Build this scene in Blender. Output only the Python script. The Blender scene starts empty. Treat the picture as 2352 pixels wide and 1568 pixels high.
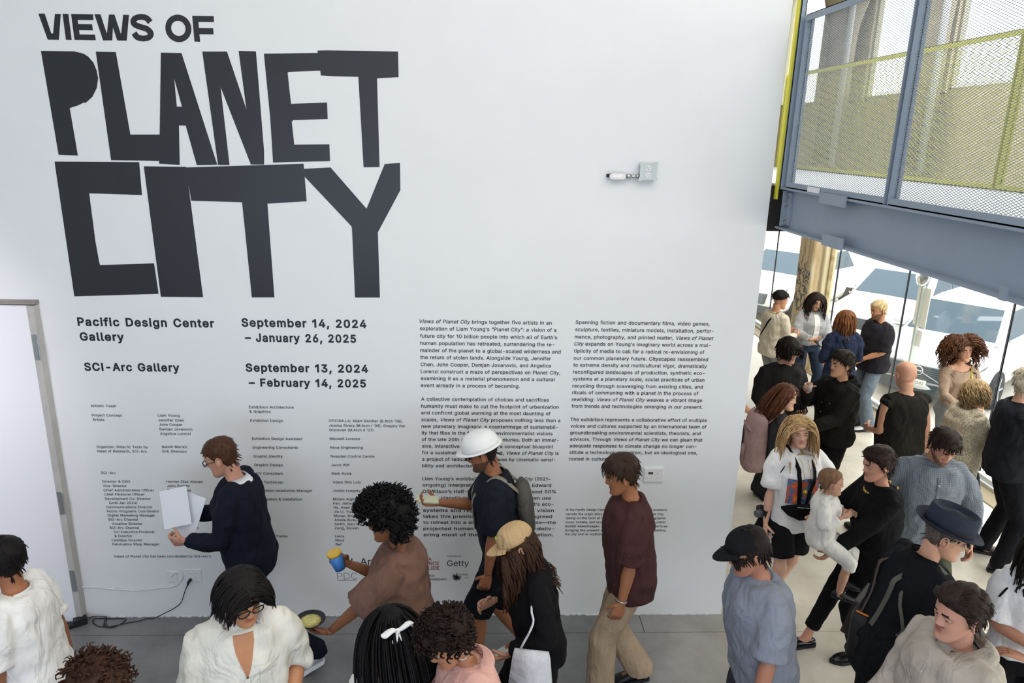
import bpy, bmesh, math, random, os
import numpy as np
from mathutils import Vector, Matrix, noise
from mathutils.bvhtree import BVHTree

random.seed(7)
rng = np.random.default_rng(7)
S = bpy.context.scene
COL = S.collection

# ------------------------------------------------------------------ camera
F_PX, PITCH, YAW, ROLL = 1676.07, 0.274137, 0.046254, 0.0244318
CAM = np.array([0.0, -5.0, 3.671])


def cam_basis():
    cp, sp, cy, sy = math.cos(PITCH), math.sin(PITCH), math.cos(YAW), math.sin(YAW)
    F = np.array([sy * cp, cy * cp, -sp])
    R = np.array([cy, -sy, 0.0])
    U = np.cross(R, F)
    cr, sr = math.cos(ROLL), math.sin(ROLL)
    return F, cr * R + sr * U, -sr * R + cr * U


CF, CR, CU = cam_basis()


def at(px, py, axis, val):
    """point of the picture (2352x1568) on the world plane axis = val"""
    d = CF + CR * (px - 1176) / F_PX - CU * (py - 784) / F_PX
    t = (val - CAM[axis]) / d[axis]
    return CAM + t * d


cd = bpy.data.cameras.new('camera')
cam = bpy.data.objects.new('camera', cd)
COL.objects.link(cam)
cam.matrix_world = Matrix(((CR[0], CU[0], -CF[0], CAM[0]), (CR[1], CU[1], -CF[1], CAM[1]),
                           (CR[2], CU[2], -CF[2], CAM[2]), (0, 0, 0, 1)))
cd.sensor_width = 36.0
cd.lens = F_PX * 36.0 / 2352.0
cd.clip_end = 200
S.camera = cam

# ------------------------------------------------------------------ light
S.view_settings.view_transform = 'Standard'
S.view_settings.look = 'None'
S.view_settings.exposure = 0.0
S.view_settings.gamma = 1.0
S.view_settings.use_curve_mapping = False
try:
    S.cycles.use_denoising = True
    S.cycles.max_bounces = 8
    S.cycles.diffuse_bounces = 4
    S.cycles.transparent_max_bounces = 16
    S.cycles.sample_clamp_indirect = 6
except Exception:
    pass

W = bpy.data.worlds.new('sky')
S.world = W
W.use_nodes = True
W.node_tree.nodes['Background'].inputs[0].default_value = (1.0, 0.985, 0.965, 1)
W.node_tree.nodes['Background'].inputs[1].default_value = 4.2


def area(name, loc, target, sx, sy, power, color):
    ld = bpy.data.lights.new(name, 'AREA')
    ld.shape = 'RECTANGLE'
    ld.size, ld.size_y, ld.energy, ld.color = sx, sy, power, color
    o = bpy.data.objects.new(name, ld)
    COL.objects.link(o)
    o.location = loc
    o.rotation_euler = (Vector(target) - Vector(loc)).to_track_quat('-Z', 'Y').to_euler()
    return o


area('skylight_front', (1.6, -3.4, 6.7), (1.2, -1.6, 0), 6.0, 2.4, 128, (1.0, 0.925, 0.84))
area('skylight_rear', (-0.5, -7.2, 6.7), (0, -3.0, 1.5), 8.0, 2.5, 118, (0.93, 0.95, 1.0))
area('rear_blue_fill', (-1.0, -8.7, 2.4), (-0.3, 0, 1.0), 7.0, 2.2, 165, (0.64, 0.77, 1.0))  # added bluish fill for the wall foot; no window in the back wall
area('upper_side_fill', (4.0, 1.6, 6.7), (4.2, 1.6, 0), 2.6, 6.0, 520, (1.0, 0.975, 0.93))  # added fill to brighten the upper level; the ceiling has no opening
area('wall_washer', (-3.4, -3.4, 5.6), (-3.9, 0, 1.75), 0.4, 0.3, 5, (1.0, 0.90, 1.0)).data.spread = 0.5
sl = bpy.data.lights.new('sun', 'SUN')
sl.energy, sl.angle, sl.color = 1.0, 0.02, (1.0, 0.93, 0.82)
so = bpy.data.objects.new('sun', sl)
COL.objects.link(so)
so.rotation_euler = Vector((0.25, 0.10, -1.0)).to_track_quat('-Z', 'Y').to_euler()

# ------------------------------------------------------------------ materials
MATS = {}


def srgb(c):
    if isinstance(c, str):
        c = [int(c[i:i + 2], 16) / 255 for i in (0, 2, 4)]
    return [x / 12.92 if x <= 0.04045 else ((x + 0.055) / 1.055) ** 2.4 for x in c]


def mat(name, color, rough=0.6, metal=0.0, noise_amt=0.0, nscale=20.0, bump=0.0, bscale=60.0, stretch=(1, 1, 1),
        color2=None, sheen=0.0, emit=0.0, spec=None, coat=0.0):
    if name in MATS:
        return MATS[name]
    m = bpy.data.materials.new(name)
    m.use_nodes = True
    nt = m.node_tree
    b = nt.nodes['Principled BSDF']
    c = srgb(color)
    b.inputs['Base Color'].default_value = (*c, 1)
    b.inputs['Roughness'].default_value = rough
    b.inputs['Metallic'].default_value = metal
    if spec is not None:
        b.inputs['Specular IOR Level'].default_value = spec
    if coat:
        b.inputs['Coat Weight'].default_value = coat
    if sheen:
        b.inputs['Sheen Weight'].default_value = sheen
    if emit:
        b.inputs['Emission Color'].default_value = (*c, 1)
        b.inputs['Emission Strength'].default_value = emit
    if noise_amt or bump or color2:
        tc = nt.nodes.new('ShaderNodeTexCoord')
        mp = nt.nodes.new('ShaderNodeMapping')
        mp.inputs['Scale'].default_value = stretch
        nt.links.new(tc.outputs['Object'], mp.inputs[0])
        if noise_amt or color2:
            n = nt.nodes.new('ShaderNodeTexNoise')
            n.inputs['Scale'].default_value = nscale
            n.inputs['Detail'].default_value = 5
            nt.links.new(mp.outputs[0], n.inputs['Vector'])
            r = nt.nodes.new('ShaderNodeValToRGB')
            r.color_ramp.elements[0].position = 0.3
            r.color_ramp.elements[1].position = 0.7
            c2 = srgb(color2) if color2 else [min(1, x * (1 + noise_amt)) for x in c]
            c1 = c if color2 else [x * (1 - noise_amt) for x in c]
            r.color_ramp.elements[0].color = (*c1, 1)
            r.color_ramp.elements[1].color = (*c2, 1)
            nt.links.new(n.outputs[0], r.inputs[0])
            nt.links.new(r.outputs[0], b.inputs['Base Color'])
        if bump:
            n2 = nt.nodes.new('ShaderNodeTexNoise')
            n2.inputs['Scale'].default_value = bscale
            n2.inputs['Detail'].default_value = 4
            nt.links.new(mp.outputs[0], n2.inputs['Vector'])
            bp = nt.nodes.new('ShaderNodeBump')
            bp.inputs['Strength'].default_value = bump
            bp.inputs['Distance'].default_value = 0.01
            nt.links.new(n2.outputs[0], bp.inputs['Height'])
            nt.links.new(bp.outputs[0], b.inputs['Normal'])
    MATS[name] = m
    return m


def fabric(color, pattern=None, c2='20242e', scale=60, rough=0.9, bump=0.35):
    key = 'fabric_%s_%s' % (color, pattern)
    if key in MATS:
        return MATS[key]
    m = mat(key, color, rough, noise_amt=0.10, nscale=9, bump=bump, bscale=38, sheen=0.0, spec=0.15)
    nt = m.node_tree
    tcf = nt.nodes.new('ShaderNodeTexCoord')
    mpf = nt.nodes.new('ShaderNodeMapping')
    mpf.inputs['Scale'].default_value = (1, 1, .55)
    mpf.inputs['Rotation'].default_value = (.5, .3, 0)
    nf = nt.nodes.new('ShaderNodeTexNoise')
    nf.inputs['Scale'].default_value = 7.5
    nf.inputs['Detail'].default_value = 2.5
    nf.inputs['Distortion'].default_value = 1.6
    nt.links.new(tcf.outputs['Object'], mpf.inputs[0])
    nt.links.new(mpf.outputs[0], nf.inputs['Vector'])
    bf = nt.nodes.new('ShaderNodeBump')
    bf.inputs['Strength'].default_value = 0.75
    bf.inputs['Distance'].default_value = 0.035
    nt.links.new(nf.outputs[0], bf.inputs['Height'])
    old = [l for l in nt.links if l.to_socket == nt.nodes['Principled BSDF'].inputs['Normal']]
    if old:
        nt.links.new(old[0].from_socket, bf.inputs['Normal'])
    nt.links.new(bf.outputs[0], nt.nodes['Principled BSDF'].inputs['Normal'])
    if pattern:
        nt = m.node_tree
        b = nt.nodes['Principled BSDF']
        tc = nt.nodes.new('ShaderNodeTexCoord')
        if pattern == 'check':
            fac = None
            for ax in (0, 2):
                w = nt.nodes.new('ShaderNodeTexWave')
                w.wave_type = 'BANDS'
                w.bands_direction = 'XZ'[ax // 2]
                w.inputs['Scale'].default_value = 24
                w.inputs['Distortion'].default_value = 0.5
                nt.links.new(tc.outputs['Object'], w.inputs['Vector'])
                if fac is None:
                    fac = w
                else:
                    mm = nt.nodes.new('ShaderNodeMath')
                    mm.operation = 'MULTIPLY'
                    nt.links.new(fac.outputs[1], mm.inputs[0])
                    nt.links.new(w.outputs[1], mm.inputs[1])
                    fac = mm
            src = fac.outputs[0]
        else:
            v = nt.nodes.new('ShaderNodeTexVoronoi')
            v.inputs['Scale'].default_value = scale
            nt.links.new(tc.outputs['Object'], v.inputs['Vector'])
            r = nt.nodes.new('ShaderNodeMath')
            r.operation = 'LESS_THAN'
            r.inputs[1].default_value = 0.33
            nt.links.new(v.outputs['Distance'], r.inputs[0])
            src = r.outputs[0]
        mx = nt.nodes.new('ShaderNodeMix')
        mx.data_type = 'RGBA'
        mx.inputs['A'].default_value = (*srgb(color), 1)
        mx.inputs['B'].default_value = (*srgb(c2), 1)
        nt.links.new(src, mx.inputs['Factor'])
        nt.links.new(mx.outputs['Result'], b.inputs['Base Color'])
    return m


def hairmat(color, color2=None):
    return mat('hair_%s_%s' % (color, color2), color, 0.55, noise_amt=0.3, nscale=30, color2=color2, bump=0.25,
               bscale=90, stretch=(2, 2, 0.5), spec=0.18)


def skinmat(c):
    m = mat('skin_' + c, c, 0.5, noise_amt=0.06, nscale=25, bump=0.04, bscale=150, spec=0.35)
    b = m.node_tree.nodes['Principled BSDF']
    b.inputs['Subsurface Weight'].default_value = 0.0
    return m


# ------------------------------------------------------------------ mesh helpers
class B:
    def __init__(s):
        s.v, s.f, s.m, s.n = [], [], [], 0

    def add(s, v, f, m=0):
        v = np.asarray(v, float).reshape(-1, 3)
        s.v.append(v)
        o = s.n
        s.f.extend([tuple(i + o for i in q) for q in f])
        s.m.extend([m] * len(f))
        s.n += len(v)

    def box(s, c, d, R=None, m=0):
        c, d = np.array(c, float), np.array(d, float) / 2
        p = np.array([[x, y, z] for x in (-1, 1) for y in (-1, 1) for z in (-1, 1)], float) * d
        if R is not None:
            p = p @ np.array(R).T
        s.add(p + c, [(0, 1, 3, 2), (4, 6, 7, 5), (0, 4, 5, 1), (2, 3, 7, 6), (0, 2, 6, 4), (1, 5, 7, 3)], m)

    def box2(s, lo, hi, m=0):
        lo, hi = np.array(lo, float), np.array(hi, float)
        s.box((lo + hi) / 2, hi - lo, None, m)

    def rings(s, rs, cap=True, m=0, closed=True):
        n = len(rs[0])
        k = len(rs)
        v = np.concatenate([np.asarray(r, float) for r in rs])
        f = []
        for i in range(k - 1):
            for j in range(n if closed else n - 1):
                a, b2 = i * n + j, i * n + (j + 1) % n
                f.append((a, b2, b2 + n, a + n))
        if cap:
            v = np.concatenate([v, [np.mean(rs[0], 0)], [np.mean(rs[-1], 0)]])
            c0, c1 = k * n, k * n + 1
            for j in range(n):
                f.append((c0, (j + 1) % n, j))
                f.append((c1, (k - 1) * n + j, (k - 1) * n + (j + 1) % n))
        s.add(v, f, m)

    def tube(s, pts, rad, n=10, ref=(0, 0, 1), cap=True, m=0, smooth=0):
        pts = np.asarray(pts, float)
        rad = np.asarray(rad, float)
        if rad.ndim == 0:
            rad = np.full(len(pts), float(rad))
        if rad.ndim == 1:
            rad = np.stack([rad, rad], 1)
        if smooth:
            pts, rad = resample(pts, smooth), resample(rad, smooth)
        rs = []
        N = len(pts)
        side = None
        for i in range(N):
            d = pts[min(i + 1, N - 1)] - pts[max(i - 1, 0)]
            d = d / (np.linalg.norm(d) + 1e-9)
            if side is None:
                r = np.array(ref, float)
                if abs(r @ d) > 0.95:
                    r = np.array([0, 1.0, 0]) if abs(d[1]) < 0.9 else np.array([1.0, 0, 0])
                side = np.cross(d, r)
            side = side - d * (side @ d)
            side /= np.linalg.norm(side) + 1e-9
            up = np.cross(side, d)
            a = np.arange(n) * 2 * math.pi / n
            rs.append(pts[i] + np.outer(np.cos(a) * rad[i, 0], side) + np.outer(np.sin(a) * rad[i, 1], up))
        s.rings(rs, cap, m)

    def cyl(s, a, b, r, n=12, m=0, r2=None):
        s.tube([a, b], [r, r if r2 is None else r2], n, m=m)

    def ball(s, c, r, n=12, m=0, R=None):
        r = np.array(r, float) * np.ones(3)
        rs = []
        for i in range(1, n // 2):
            t = math.pi * i / (n // 2)
            a = np.arange(n) * 2 * math.pi / n
            p = np.stack([np.cos(a) * math.sin(t), np.sin(a) * math.sin(t), np.full(n, math.cos(t))], 1) * r
            rs.append(p)
        v = np.concatenate(rs + [[[0, 0, r[2]]], [[0, 0, -r[2]]]])
        k = len(rs)
        f = []
        for i in range(k - 1):
            for j in range(n):
                q, w = i * n + j, i * n + (j + 1) % n
                f.append((q, q + n, w + n, w))
        for j in range(n):
            f.append((k * n, j, (j + 1) % n))
            f.append((k * n + 1, (k - 1) * n + (j + 1) % n, (k - 1) * n + j))
        if R is not None:
            v = v @ np.array(R).T
        s.add(v + np.array(c), f, m)

    def lathe(s, prof, n=20, c=(0, 0, 0), R=None, m=0):
        rs = []
        a = np.arange(n) * 2 * math.pi / n
        for r, z in prof:
            p = np.stack([np.cos(a) * r, np.sin(a) * r, np.full(n, z)], 1)
            if R is not None:
                p = p @ np.array(R).T
            rs.append(p + np.array(c))
        s.rings(rs, True, m)

    def poly(s, pts2, origin, ux, uy, nrm, t, m=0):
        """extruded flat polygon with triangulated faces"""
        from mathutils.geometry import tessellate_polygon
        loops = pts2 if isinstance(pts2[0][0], (tuple, list, np.ndarray)) else [pts2]
        flat = [p for l in loops for p in l]
        tris = tessellate_polygon([[Vector((p[0], p[1], 0)) for p in l] for l in loops])
        o, ux, uy, nrm = map(lambda q: np.array(q, float), (origin, ux, uy, nrm))
        P = np.array([o + ux * p[0] + uy * p[1] for p in flat])
        k = len(flat)
        f = [tuple(t_) for t_ in tris] + [tuple(i + k for i in t_[::-1]) for t_ in tris]
        b0 = 0
        for l in loops:
            L = len(l)
            for i in range(L):
                a, b2 = b0 + i, b0 + (i + 1) % L
                f.append((a, b2, b2 + k, a + k))
            b0 += L
        s.add(np.concatenate([P + nrm * t, P]), f, m)


def resample(p, k):
    p = np.asarray(p, float)
    q = np.concatenate([[2 * p[0] - p[1]], p, [2 * p[-1] - p[-2]]])
    out = []
    for i in range(1, len(q) - 2):
        for j in range(k):
            t = j / k
            a, b, c, d = q[i - 1], q[i], q[i + 1], q[i + 2]
            out.append(0.5 * ((2 * b) + (-a + c) * t + (2 * a - 5 * b + 4 * c - d) * t * t
                              + (-a + 3 * b - 3 * c + d) * t ** 3))
    out.append(q[-2])
    return np.array(out)


def mesh_from(name, v, f, mats, mi=None, smooth=True):
    me = bpy.data.meshes.new(name)
    me.from_pydata([tuple(x) for x in v], [], f)
    for m in (mats if isinstance(mats, (list, tuple)) else [mats]):
        me.materials.append(m)
    if mi is not None and len(mi) == len(me.polygons):
        me.polygons.foreach_set('material_index', mi)
    me.polygons.foreach_set('use_smooth', [smooth] * len(me.polygons))
    me.update()
    return me


def fix_normals(me):
    bm = bmesh.new()
    bm.from_mesh(me)
    bmesh.ops.recalc_face_normals(bm, faces=bm.faces)
    bm.to_mesh(me)
    bm.free()


def build(name, b, mats, parent=None, smooth=False, kind=None, label=None, fix=True):
    v = np.concatenate(b.v)
    me = mesh_from(name, v, b.f, mats, b.m, smooth)
    if fix:
        fix_normals(me)
    o = bpy.data.objects.new(name, me)
    COL.objects.link(o)
    if parent is not None:
        o.parent = parent
    if kind:
        o['kind'] = kind
    if label:
        o['label'] = label
    return o


def empty(name, loc=(0, 0, 0), rz=0.0, label=None, cat=None, group=None, kind=None):
    o = bpy.data.objects.new(name, None)
    o.empty_display_size = 0.1
    COL.objects.link(o)
    o.location = loc
    o.rotation_euler = (0, 0, rz)
    tag(o, label, cat, group, kind)
    return o


def tag(o, label=None, cat=None, group=None, kind=None):
    for k, v in (('label', label), ('category', cat), ('group', group), ('kind', kind)):
        if v:
            o[k] = v
    return o


def nrmz(v):
    v = np.asarray(v, float)
    return v / (np.linalg.norm(v) + 1e-9)


def rotx(a):
    c, s = math.cos(a), math.sin(a)
    return np.array([[1, 0, 0], [0, c, -s], [0, s, c]])


def roty(a):
    c, s = math.cos(a), math.sin(a)
    return np.array([[c, 0, s], [0, 1, 0], [-s, 0, c]])


def rotz(a):
    c, s = math.cos(a), math.sin(a)
    return np.array([[c, -s, 0], [s, c, 0], [0, 0, 1]])


def frame(z, x=(1, 0, 0)):
    """matrix with columns X,Y,Z where Z follows z"""
    z = nrmz(z)
    x = np.array(x, float)
    if abs(x @ z) > 0.95:
        x = np.array([0, 1.0, 0])
    y = nrmz(np.cross(z, x))
    return np.stack([np.cross(y, z), y, z], 1)
# ================================================================== SETTING
WHITE = mat('wall_paint', 'e9ebec', 0.62, noise_amt=0.012, nscale=3, bump=0.03, bscale=120)
CONC = mat('concrete', 'd8cfb2', 0.85, noise_amt=0.12, nscale=5, bump=0.25, bscale=30)
STEEL = mat('grey_steel_paint', '8996a4', 0.42, noise_amt=0.04, nscale=4, bump=0.03, bscale=40)
YEL = mat('yellow_green_paint', 'c4c23e', 0.5)
BLACKP = mat('black_plastic', '17181a', 0.45)
WHITEP = mat('white_plastic', 'e8e8e8', 0.4)
CHROME = mat('bare_metal', 'b9bcbc', 0.3, metal=0.9)
VINYL = mat('black_vinyl', '1f2126', 0.38, bump=0.05, bscale=200, spec=0.5)

# floor: worn polished concrete
fm = bpy.data.materials.new('floor_concrete')
fm.use_nodes = True
nt = fm.node_tree
bs = nt.nodes['Principled BSDF']
tc = nt.nodes.new('ShaderNodeTexCoord')
n1 = nt.nodes.new('ShaderNodeTexNoise')
n1.inputs['Scale'].default_value = 2.6
n1.inputs['Detail'].default_value = 9
n1.inputs['Roughness'].default_value = 0.62
nt.links.new(tc.outputs['Object'], n1.inputs['Vector'])
cr = nt.nodes.new('ShaderNodeValToRGB')
cr.color_ramp.elements[0].position = 0.3
cr.color_ramp.elements[0].color = (*srgb('6e6e6f'), 1)
cr.color_ramp.elements[1].position = 0.72
cr.color_ramp.elements[1].color = (*srgb('8e8e90'), 1)
nt.links.new(n1.outputs[0], cr.inputs[0])
# paler, yellower towards the right: facade daylight put into the colour
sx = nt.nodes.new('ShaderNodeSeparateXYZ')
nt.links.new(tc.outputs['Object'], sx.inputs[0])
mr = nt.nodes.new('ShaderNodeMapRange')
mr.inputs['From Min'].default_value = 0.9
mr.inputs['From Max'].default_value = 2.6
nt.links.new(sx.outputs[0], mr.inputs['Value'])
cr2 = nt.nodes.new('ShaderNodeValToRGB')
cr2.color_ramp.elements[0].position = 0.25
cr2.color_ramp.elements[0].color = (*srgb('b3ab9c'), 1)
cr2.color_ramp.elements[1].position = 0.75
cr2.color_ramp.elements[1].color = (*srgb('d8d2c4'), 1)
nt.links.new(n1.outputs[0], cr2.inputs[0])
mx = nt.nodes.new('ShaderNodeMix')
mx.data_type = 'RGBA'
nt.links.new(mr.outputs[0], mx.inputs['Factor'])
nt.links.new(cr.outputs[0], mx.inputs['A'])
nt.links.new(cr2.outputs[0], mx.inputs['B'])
vs = nt.nodes.new('ShaderNodeTexVoronoi')
vs.inputs['Scale'].default_value = 7
vs.feature = 'F1'
vs.inputs['Randomness'].default_value = 1
nt.links.new(tc.outputs['Object'], vs.inputs['Vector'])
sp_ = nt.nodes.new('ShaderNodeMapRange')
sp_.inputs['From Min'].default_value = 0.02
sp_.inputs['From Max'].default_value = 0.06
sp_.inputs['To Min'].default_value = 0.55
sp_.inputs['To Max'].default_value = 1.0
nt.links.new(vs.outputs['Distance'], sp_.inputs['Value'])
mm = nt.nodes.new('ShaderNodeMix')
mm.data_type = 'RGBA'
mm.blend_type = 'MULTIPLY'
mm.inputs['Factor'].default_value = 1
nt.links.new(mx.outputs['Result'], mm.inputs['A'])
nt.links.new(sp_.outputs[0], mm.inputs['B'])
nt.links.new(mm.outputs['Result'], bs.inputs['Base Color'])
rr = nt.nodes.new('ShaderNodeMapRange')
rr.inputs['To Min'].default_value = 0.22
rr.inputs['To Max'].default_value = 0.55
nt.links.new(n1.outputs[0], rr.inputs['Value'])
nt.links.new(rr.outputs[0], bs.inputs['Roughness'])
bp = nt.nodes.new('ShaderNodeBump')
bp.inputs['Strength'].default_value = 0.12
bp.inputs['Distance'].default_value = 0.01
nt.links.new(n1.outputs[0], bp.inputs['Height'])
nt.links.new(bp.outputs[0], bs.inputs['Normal'])

GX = 5.75                      # glass facade plane
YN, YF, XL, ZC = -9.0, 10.6, -7.0, 7.0
floor = empty('floor', kind='structure')
# three poured slabs with a saw joint (6 mm) between them
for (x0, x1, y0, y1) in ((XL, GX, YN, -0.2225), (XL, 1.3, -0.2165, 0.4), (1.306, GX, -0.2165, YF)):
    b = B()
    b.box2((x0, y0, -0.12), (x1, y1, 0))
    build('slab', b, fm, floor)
b = B()
b.box2((XL, YN, -0.2), (GX + .05, YF, -0.1))
build('subfloor', b, mat('joint_dark', '2a2826', 0.9), floor)

wall = empty('wall_front', kind='structure')
b = B()
WR = 1.975
b.box2((XL, 0, 0), (WR, 0.22, ZC))
build('plaster', b, WHITE, wall)
# ragged paint at the foot of the wall
b = B()
for i in range(90):
    x = -3.0 + 4.9 * i / 90 + random.uniform(-.02, .02)
    w = random.uniform(.01, .05)
    b.box2((x, -0.004 - random.random() * .006, 0.0), (x + w, 0.0, random.uniform(.004, .014)))
build('paint_edge', b, WHITEP, wall, kind='stuff')

for nm, lo, hi in (('wall_back', (XL, YN - .2, 0), (GX, YN, ZC)), ('wall_left', (XL - .2, YN, 0), (XL, YF, ZC)),
                   ('wall_far', (XL, YF, 0), (GX, YF + .2, ZC)), ('ceiling', (XL, YN, ZC), (GX + .4, YF, ZC + .2))):
    b = B()
    b.box2(lo, hi)
    tag(build(nm, b, WHITE if nm != 'wall_far' else mat('warm_plaster', 'b8ab98', .9, noise_amt=.2, nscale=2)), kind='structure')

# ---- glass facade (right)
fac = empty('wall_right', kind='structure')
b = B()
b.box2((GX, YN, 2.95), (GX + .14, YF, 4.32))          # spandrel + parapet below the upper windows
b.box2((GX, YN, 6.3), (GX + .14, YF, ZC))
edges = [YN, -5.2, -4.4, -1.6, -0.8, 1.7, 4.35 - 2.6, 4.35, 5.05, 6.42, 8.08, 9.9, YF]
piers = [(YN, -7.6), (-5.2, -4.4), (-1.8, -1.0), (1.2, 1.75), (4.37, 5.05), (6.42, 8.1), (9.7, YF)]
for y0, y1 in piers:
    b.box2((GX, y0, 4.3), (GX + .14, y1, 6.35))
build('concrete_wall', b, CONC, fac)
wi = 0
FR = mat('window_frame_paint', 'b9b59a', 0.6)
gm = bpy.data.materials.new('window_glass')
gm.use_nodes = True
gn = gm.node_tree
gn.nodes.clear()
go = gn.nodes.new('ShaderNodeOutputMaterial')
gt = gn.nodes.new('ShaderNodeBsdfTransparent')
gt.inputs[0].default_value = (.95, .97, .97, 1)
gg = gn.nodes.new('ShaderNodeBsdfGlossy')
gg.inputs['Roughness'].default_value = 0.02
gx = gn.nodes.new('ShaderNodeMixShader')
gx.inputs[0].default_value = 0.07
gn.links.new(gt.outputs[0], gx.inputs[1])
gn.links.new(gg.outputs[0], gx.inputs[2])
gn.links.new(gx.outputs[0], go.inputs[0])
for i in range(len(piers) - 1):
    y0, y1 = piers[i][1], piers[i + 1][0]
    wi += 1
    w = empty('window_%d' % wi, kind='structure')
    b = B()
    X = GX + .07
    for (a0, a1, z0, z1) in ((y0, y0 + .05, 4.32, 6.3), (y1 - .05, y1, 4.32, 6.3), (y0, y1, 4.32, 4.37), (y0, y1, 6.25, 6.3),
                             ((y0 + y1) / 2 - .02, (y0 + y1) / 2 + .02, 4.9 if y1 - y0 > 2 else 6.2, 6.3)):
        b.box2((X - .03, a0, z0), (X + .03, a1, z1))
    build('window_frame', b, FR, w)
    b = B()
    b.box2((X - .004, y0 + .04, 4.35), (X + .004, y1 - .04, 6.28))
    build('pane', b, gm, w)
# lower glazing: big panes butt-jointed on a steel sill
gl = empty('window_%d' % (wi + 1), kind='structure')
ys = [-8.9, -5.55, -3.55, -1.55, 0.45, 2.44, 4.44, 6.39, 8.9, 10.5]
for a, c in zip(ys[:-1], ys[1:]):
    b = B()
    b.box2((GX - .006, a + .006, .09), (GX + .006, c - .006, 2.94))
    build('pane', b, gm, gl)
for y in ys:
    b = B()
    b.box2((GX - .012, y - .006, .09), (GX + .012, y + .006, 2.94))
    build('joint', b, mat('silicone_joint', '3a3c44', .6), gl)
b = B()
b.box2((GX - .07, YN, 0), (GX + .07, YF, .05))
b.box2((GX - .035, YN, .05), (GX + .035, YF, .1))
build('sill', b, mat('sill_aluminium', 'd9dcdc', .4), gl)
b = B()
b.box2((GX - .30, YN, 0.0), (GX - .07, YF, .012))
build('floor_track', b, mat('track_brown', '8d7f62', .6), gl)

# ---- round-edged concrete column with graffiti beside the glass
WOOD = mat('stained_concrete', 'b59a72', 0.85, color2='dccfae', nscale=4.5, stretch=(3, 3, .5), bump=.35, bscale=25)
PALE = mat('pale_concrete', 'e2d7b6', 0.85, color2='cdbf98', nscale=3, stretch=(4, 4, .4), bump=.2, bscale=25)
t = empty('concrete_column', (5.5, 6.6, 0), label='stained concrete column with graffiti scrawl beside the street glass', cat='column')


def rr_rings(x0, x1, y0, y1, zs, r=0.05):
    out = []
    for z, e in zs:
        ring = []
        for cx_, cy_, a0 in ((x1 - r, y1 - r, 0), (x0 + r, y1 - r, 90), (x0 + r, y0 + r, 180), (x1 - r, y0 + r, 270)):
            for k in range(4):
                a = math.radians(a0 + 30 * k)
                sx_, sy_ = (1 if cx_ > (x0 + x1) / 2 else -1), (1 if cy_ > (y0 + y1) / 2 else -1)
                ring.append((cx_ + r * math.cos(a) + e * sx_, cy_ + r * math.sin(a) + e * sy_, z))
        out.append(np.array(ring) - np.array([5.5, 6.6, 0]))
    return out


b = B()
b.rings(rr_rings(5.36, 5.56, 6.5, 7.05, [(0, 0), (.6, .003), (1.2, 0), (2.0, .004), (2.9, 0)]))
build('shaft', b, WOOD, t)
b = B()
b.rings(rr_rings(5.52, 5.72, 6.42, 7.0, [(0, .0), (1.0, .0), (2.0, .003), (2.9, 0)], .03))
build('shaft', b, PALE, t, label='paler plain face of the column')
b = B()
b.rings(rr_rings(5.60, 5.665, 6.38, 6.42, [(0, .0), (2.9, 0)], .015))
build('pipe', b, mat('rusty_pipe', '8a744f', .8, color2='c5b58c', nscale=8), t)
b = B()      # graffiti scrawl: short marker strokes
random.seed(5)
for k in range(26):
    z = 1.0 + random.random() * .75
    y = random.uniform(6.56, 6.95)
    p = [(5.358 - 5.5, y - 6.6, z)]
    for q in range(4):
        p.append((5.357 - 5.5, min(6.98, max(6.54, p[-1][1] + 6.6 + random.uniform(-.12, .12))) - 6.6, p[-1][2] + random.uniform(-.09, .09)))
    b.tube(p, .006, 5, smooth=3)
build('graffiti', b, mat('graffiti_ink', '4e5660', .7), t, kind='stuff')
# upper level columns with flared capitals
for (x, y) in ((5.3, float(at(1932, 110, 0, 5.3)[1])), (5.35, float(at(2134, 110, 0, 5.35)[1]))):
    t = empty('capital_column', (x, y, 3.36), label='upper floor concrete column with flared head, ' + ('behind the far left of the railing' if y > 6 else 'between the two big upper windows'), cat='column')
    b = B()
    prof = [(.2, 0), (.2, 1.7), (.22, 2.0), (.32, 2.35), (.5, 2.7), (.55, 3.0), (.55, 3.6)]
    b.lathe(prof, 10)
    build('shaft', b, mat('upper_concrete', 'a39a82', .9, noise_amt=.12, nscale=4, bump=.2), t, smooth=True)
    b = B()
    b.lathe([(.045, 0), (.045, 3.6)], 10, (-.05, -.30, 0))
    build('drain_pipe', b, mat('pipe_paint', 'c8ccce', .5), t, smooth=True)
b = B()
for y in (1.5, 4.7, 7.9):
    b.box2((WR, y - .15, 6.2), (GX, y + .15, 7.0))
tag(build('trim_1', b, CONC), kind='structure')

# ---- steel bridge: beam, deck, railings
X0 = 2.04
beam = empty('steel_beam', (X0, 0, 3.12), label='long grey steel I-beam carrying the mesh railing', cat='beam')
b = B()
YB = -6.0
z0, z1 = 3.118 - 3.12, 3.382 - 3.12
b.box2((.03, YB, z0), (.045, -.03, z1))
b.box2((-.02, YB, z0 - .012), (.12, -.03, z0))
b.box2((-.02, YB, z1 - .012), (.12, -.03, z1))
build('beam_body', b, STEEL, beam)
b = B()
b.box2((-.015, -.10, z0 + .01), (.03, -.088, z1 - .02))
b.box2((.012, -.155, z0 + .02), (.03, -.04, z1 - .03))
build('end_plate', b, STEEL, beam)
for k, z in enumerate((.20, .155, .06, .03)):
    b = B()
    b.lathe([(.013, 0), (.013, .008), (.008, .009), (.008, .02)], 6, (.012, -.125, z), frame((-1, 0, 0)))
    build('bolt', b, CHROME, beam)
b = B()
a0, a1 = at(1895, 440, 0, X0)[1], at(1955, 450, 0, X0)[1]
b.box2((-.03, a1, z1 - .05), (-.02, a0, z1 + .012))
build('clip_plate', b, STEEL, beam)
b = B()
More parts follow.
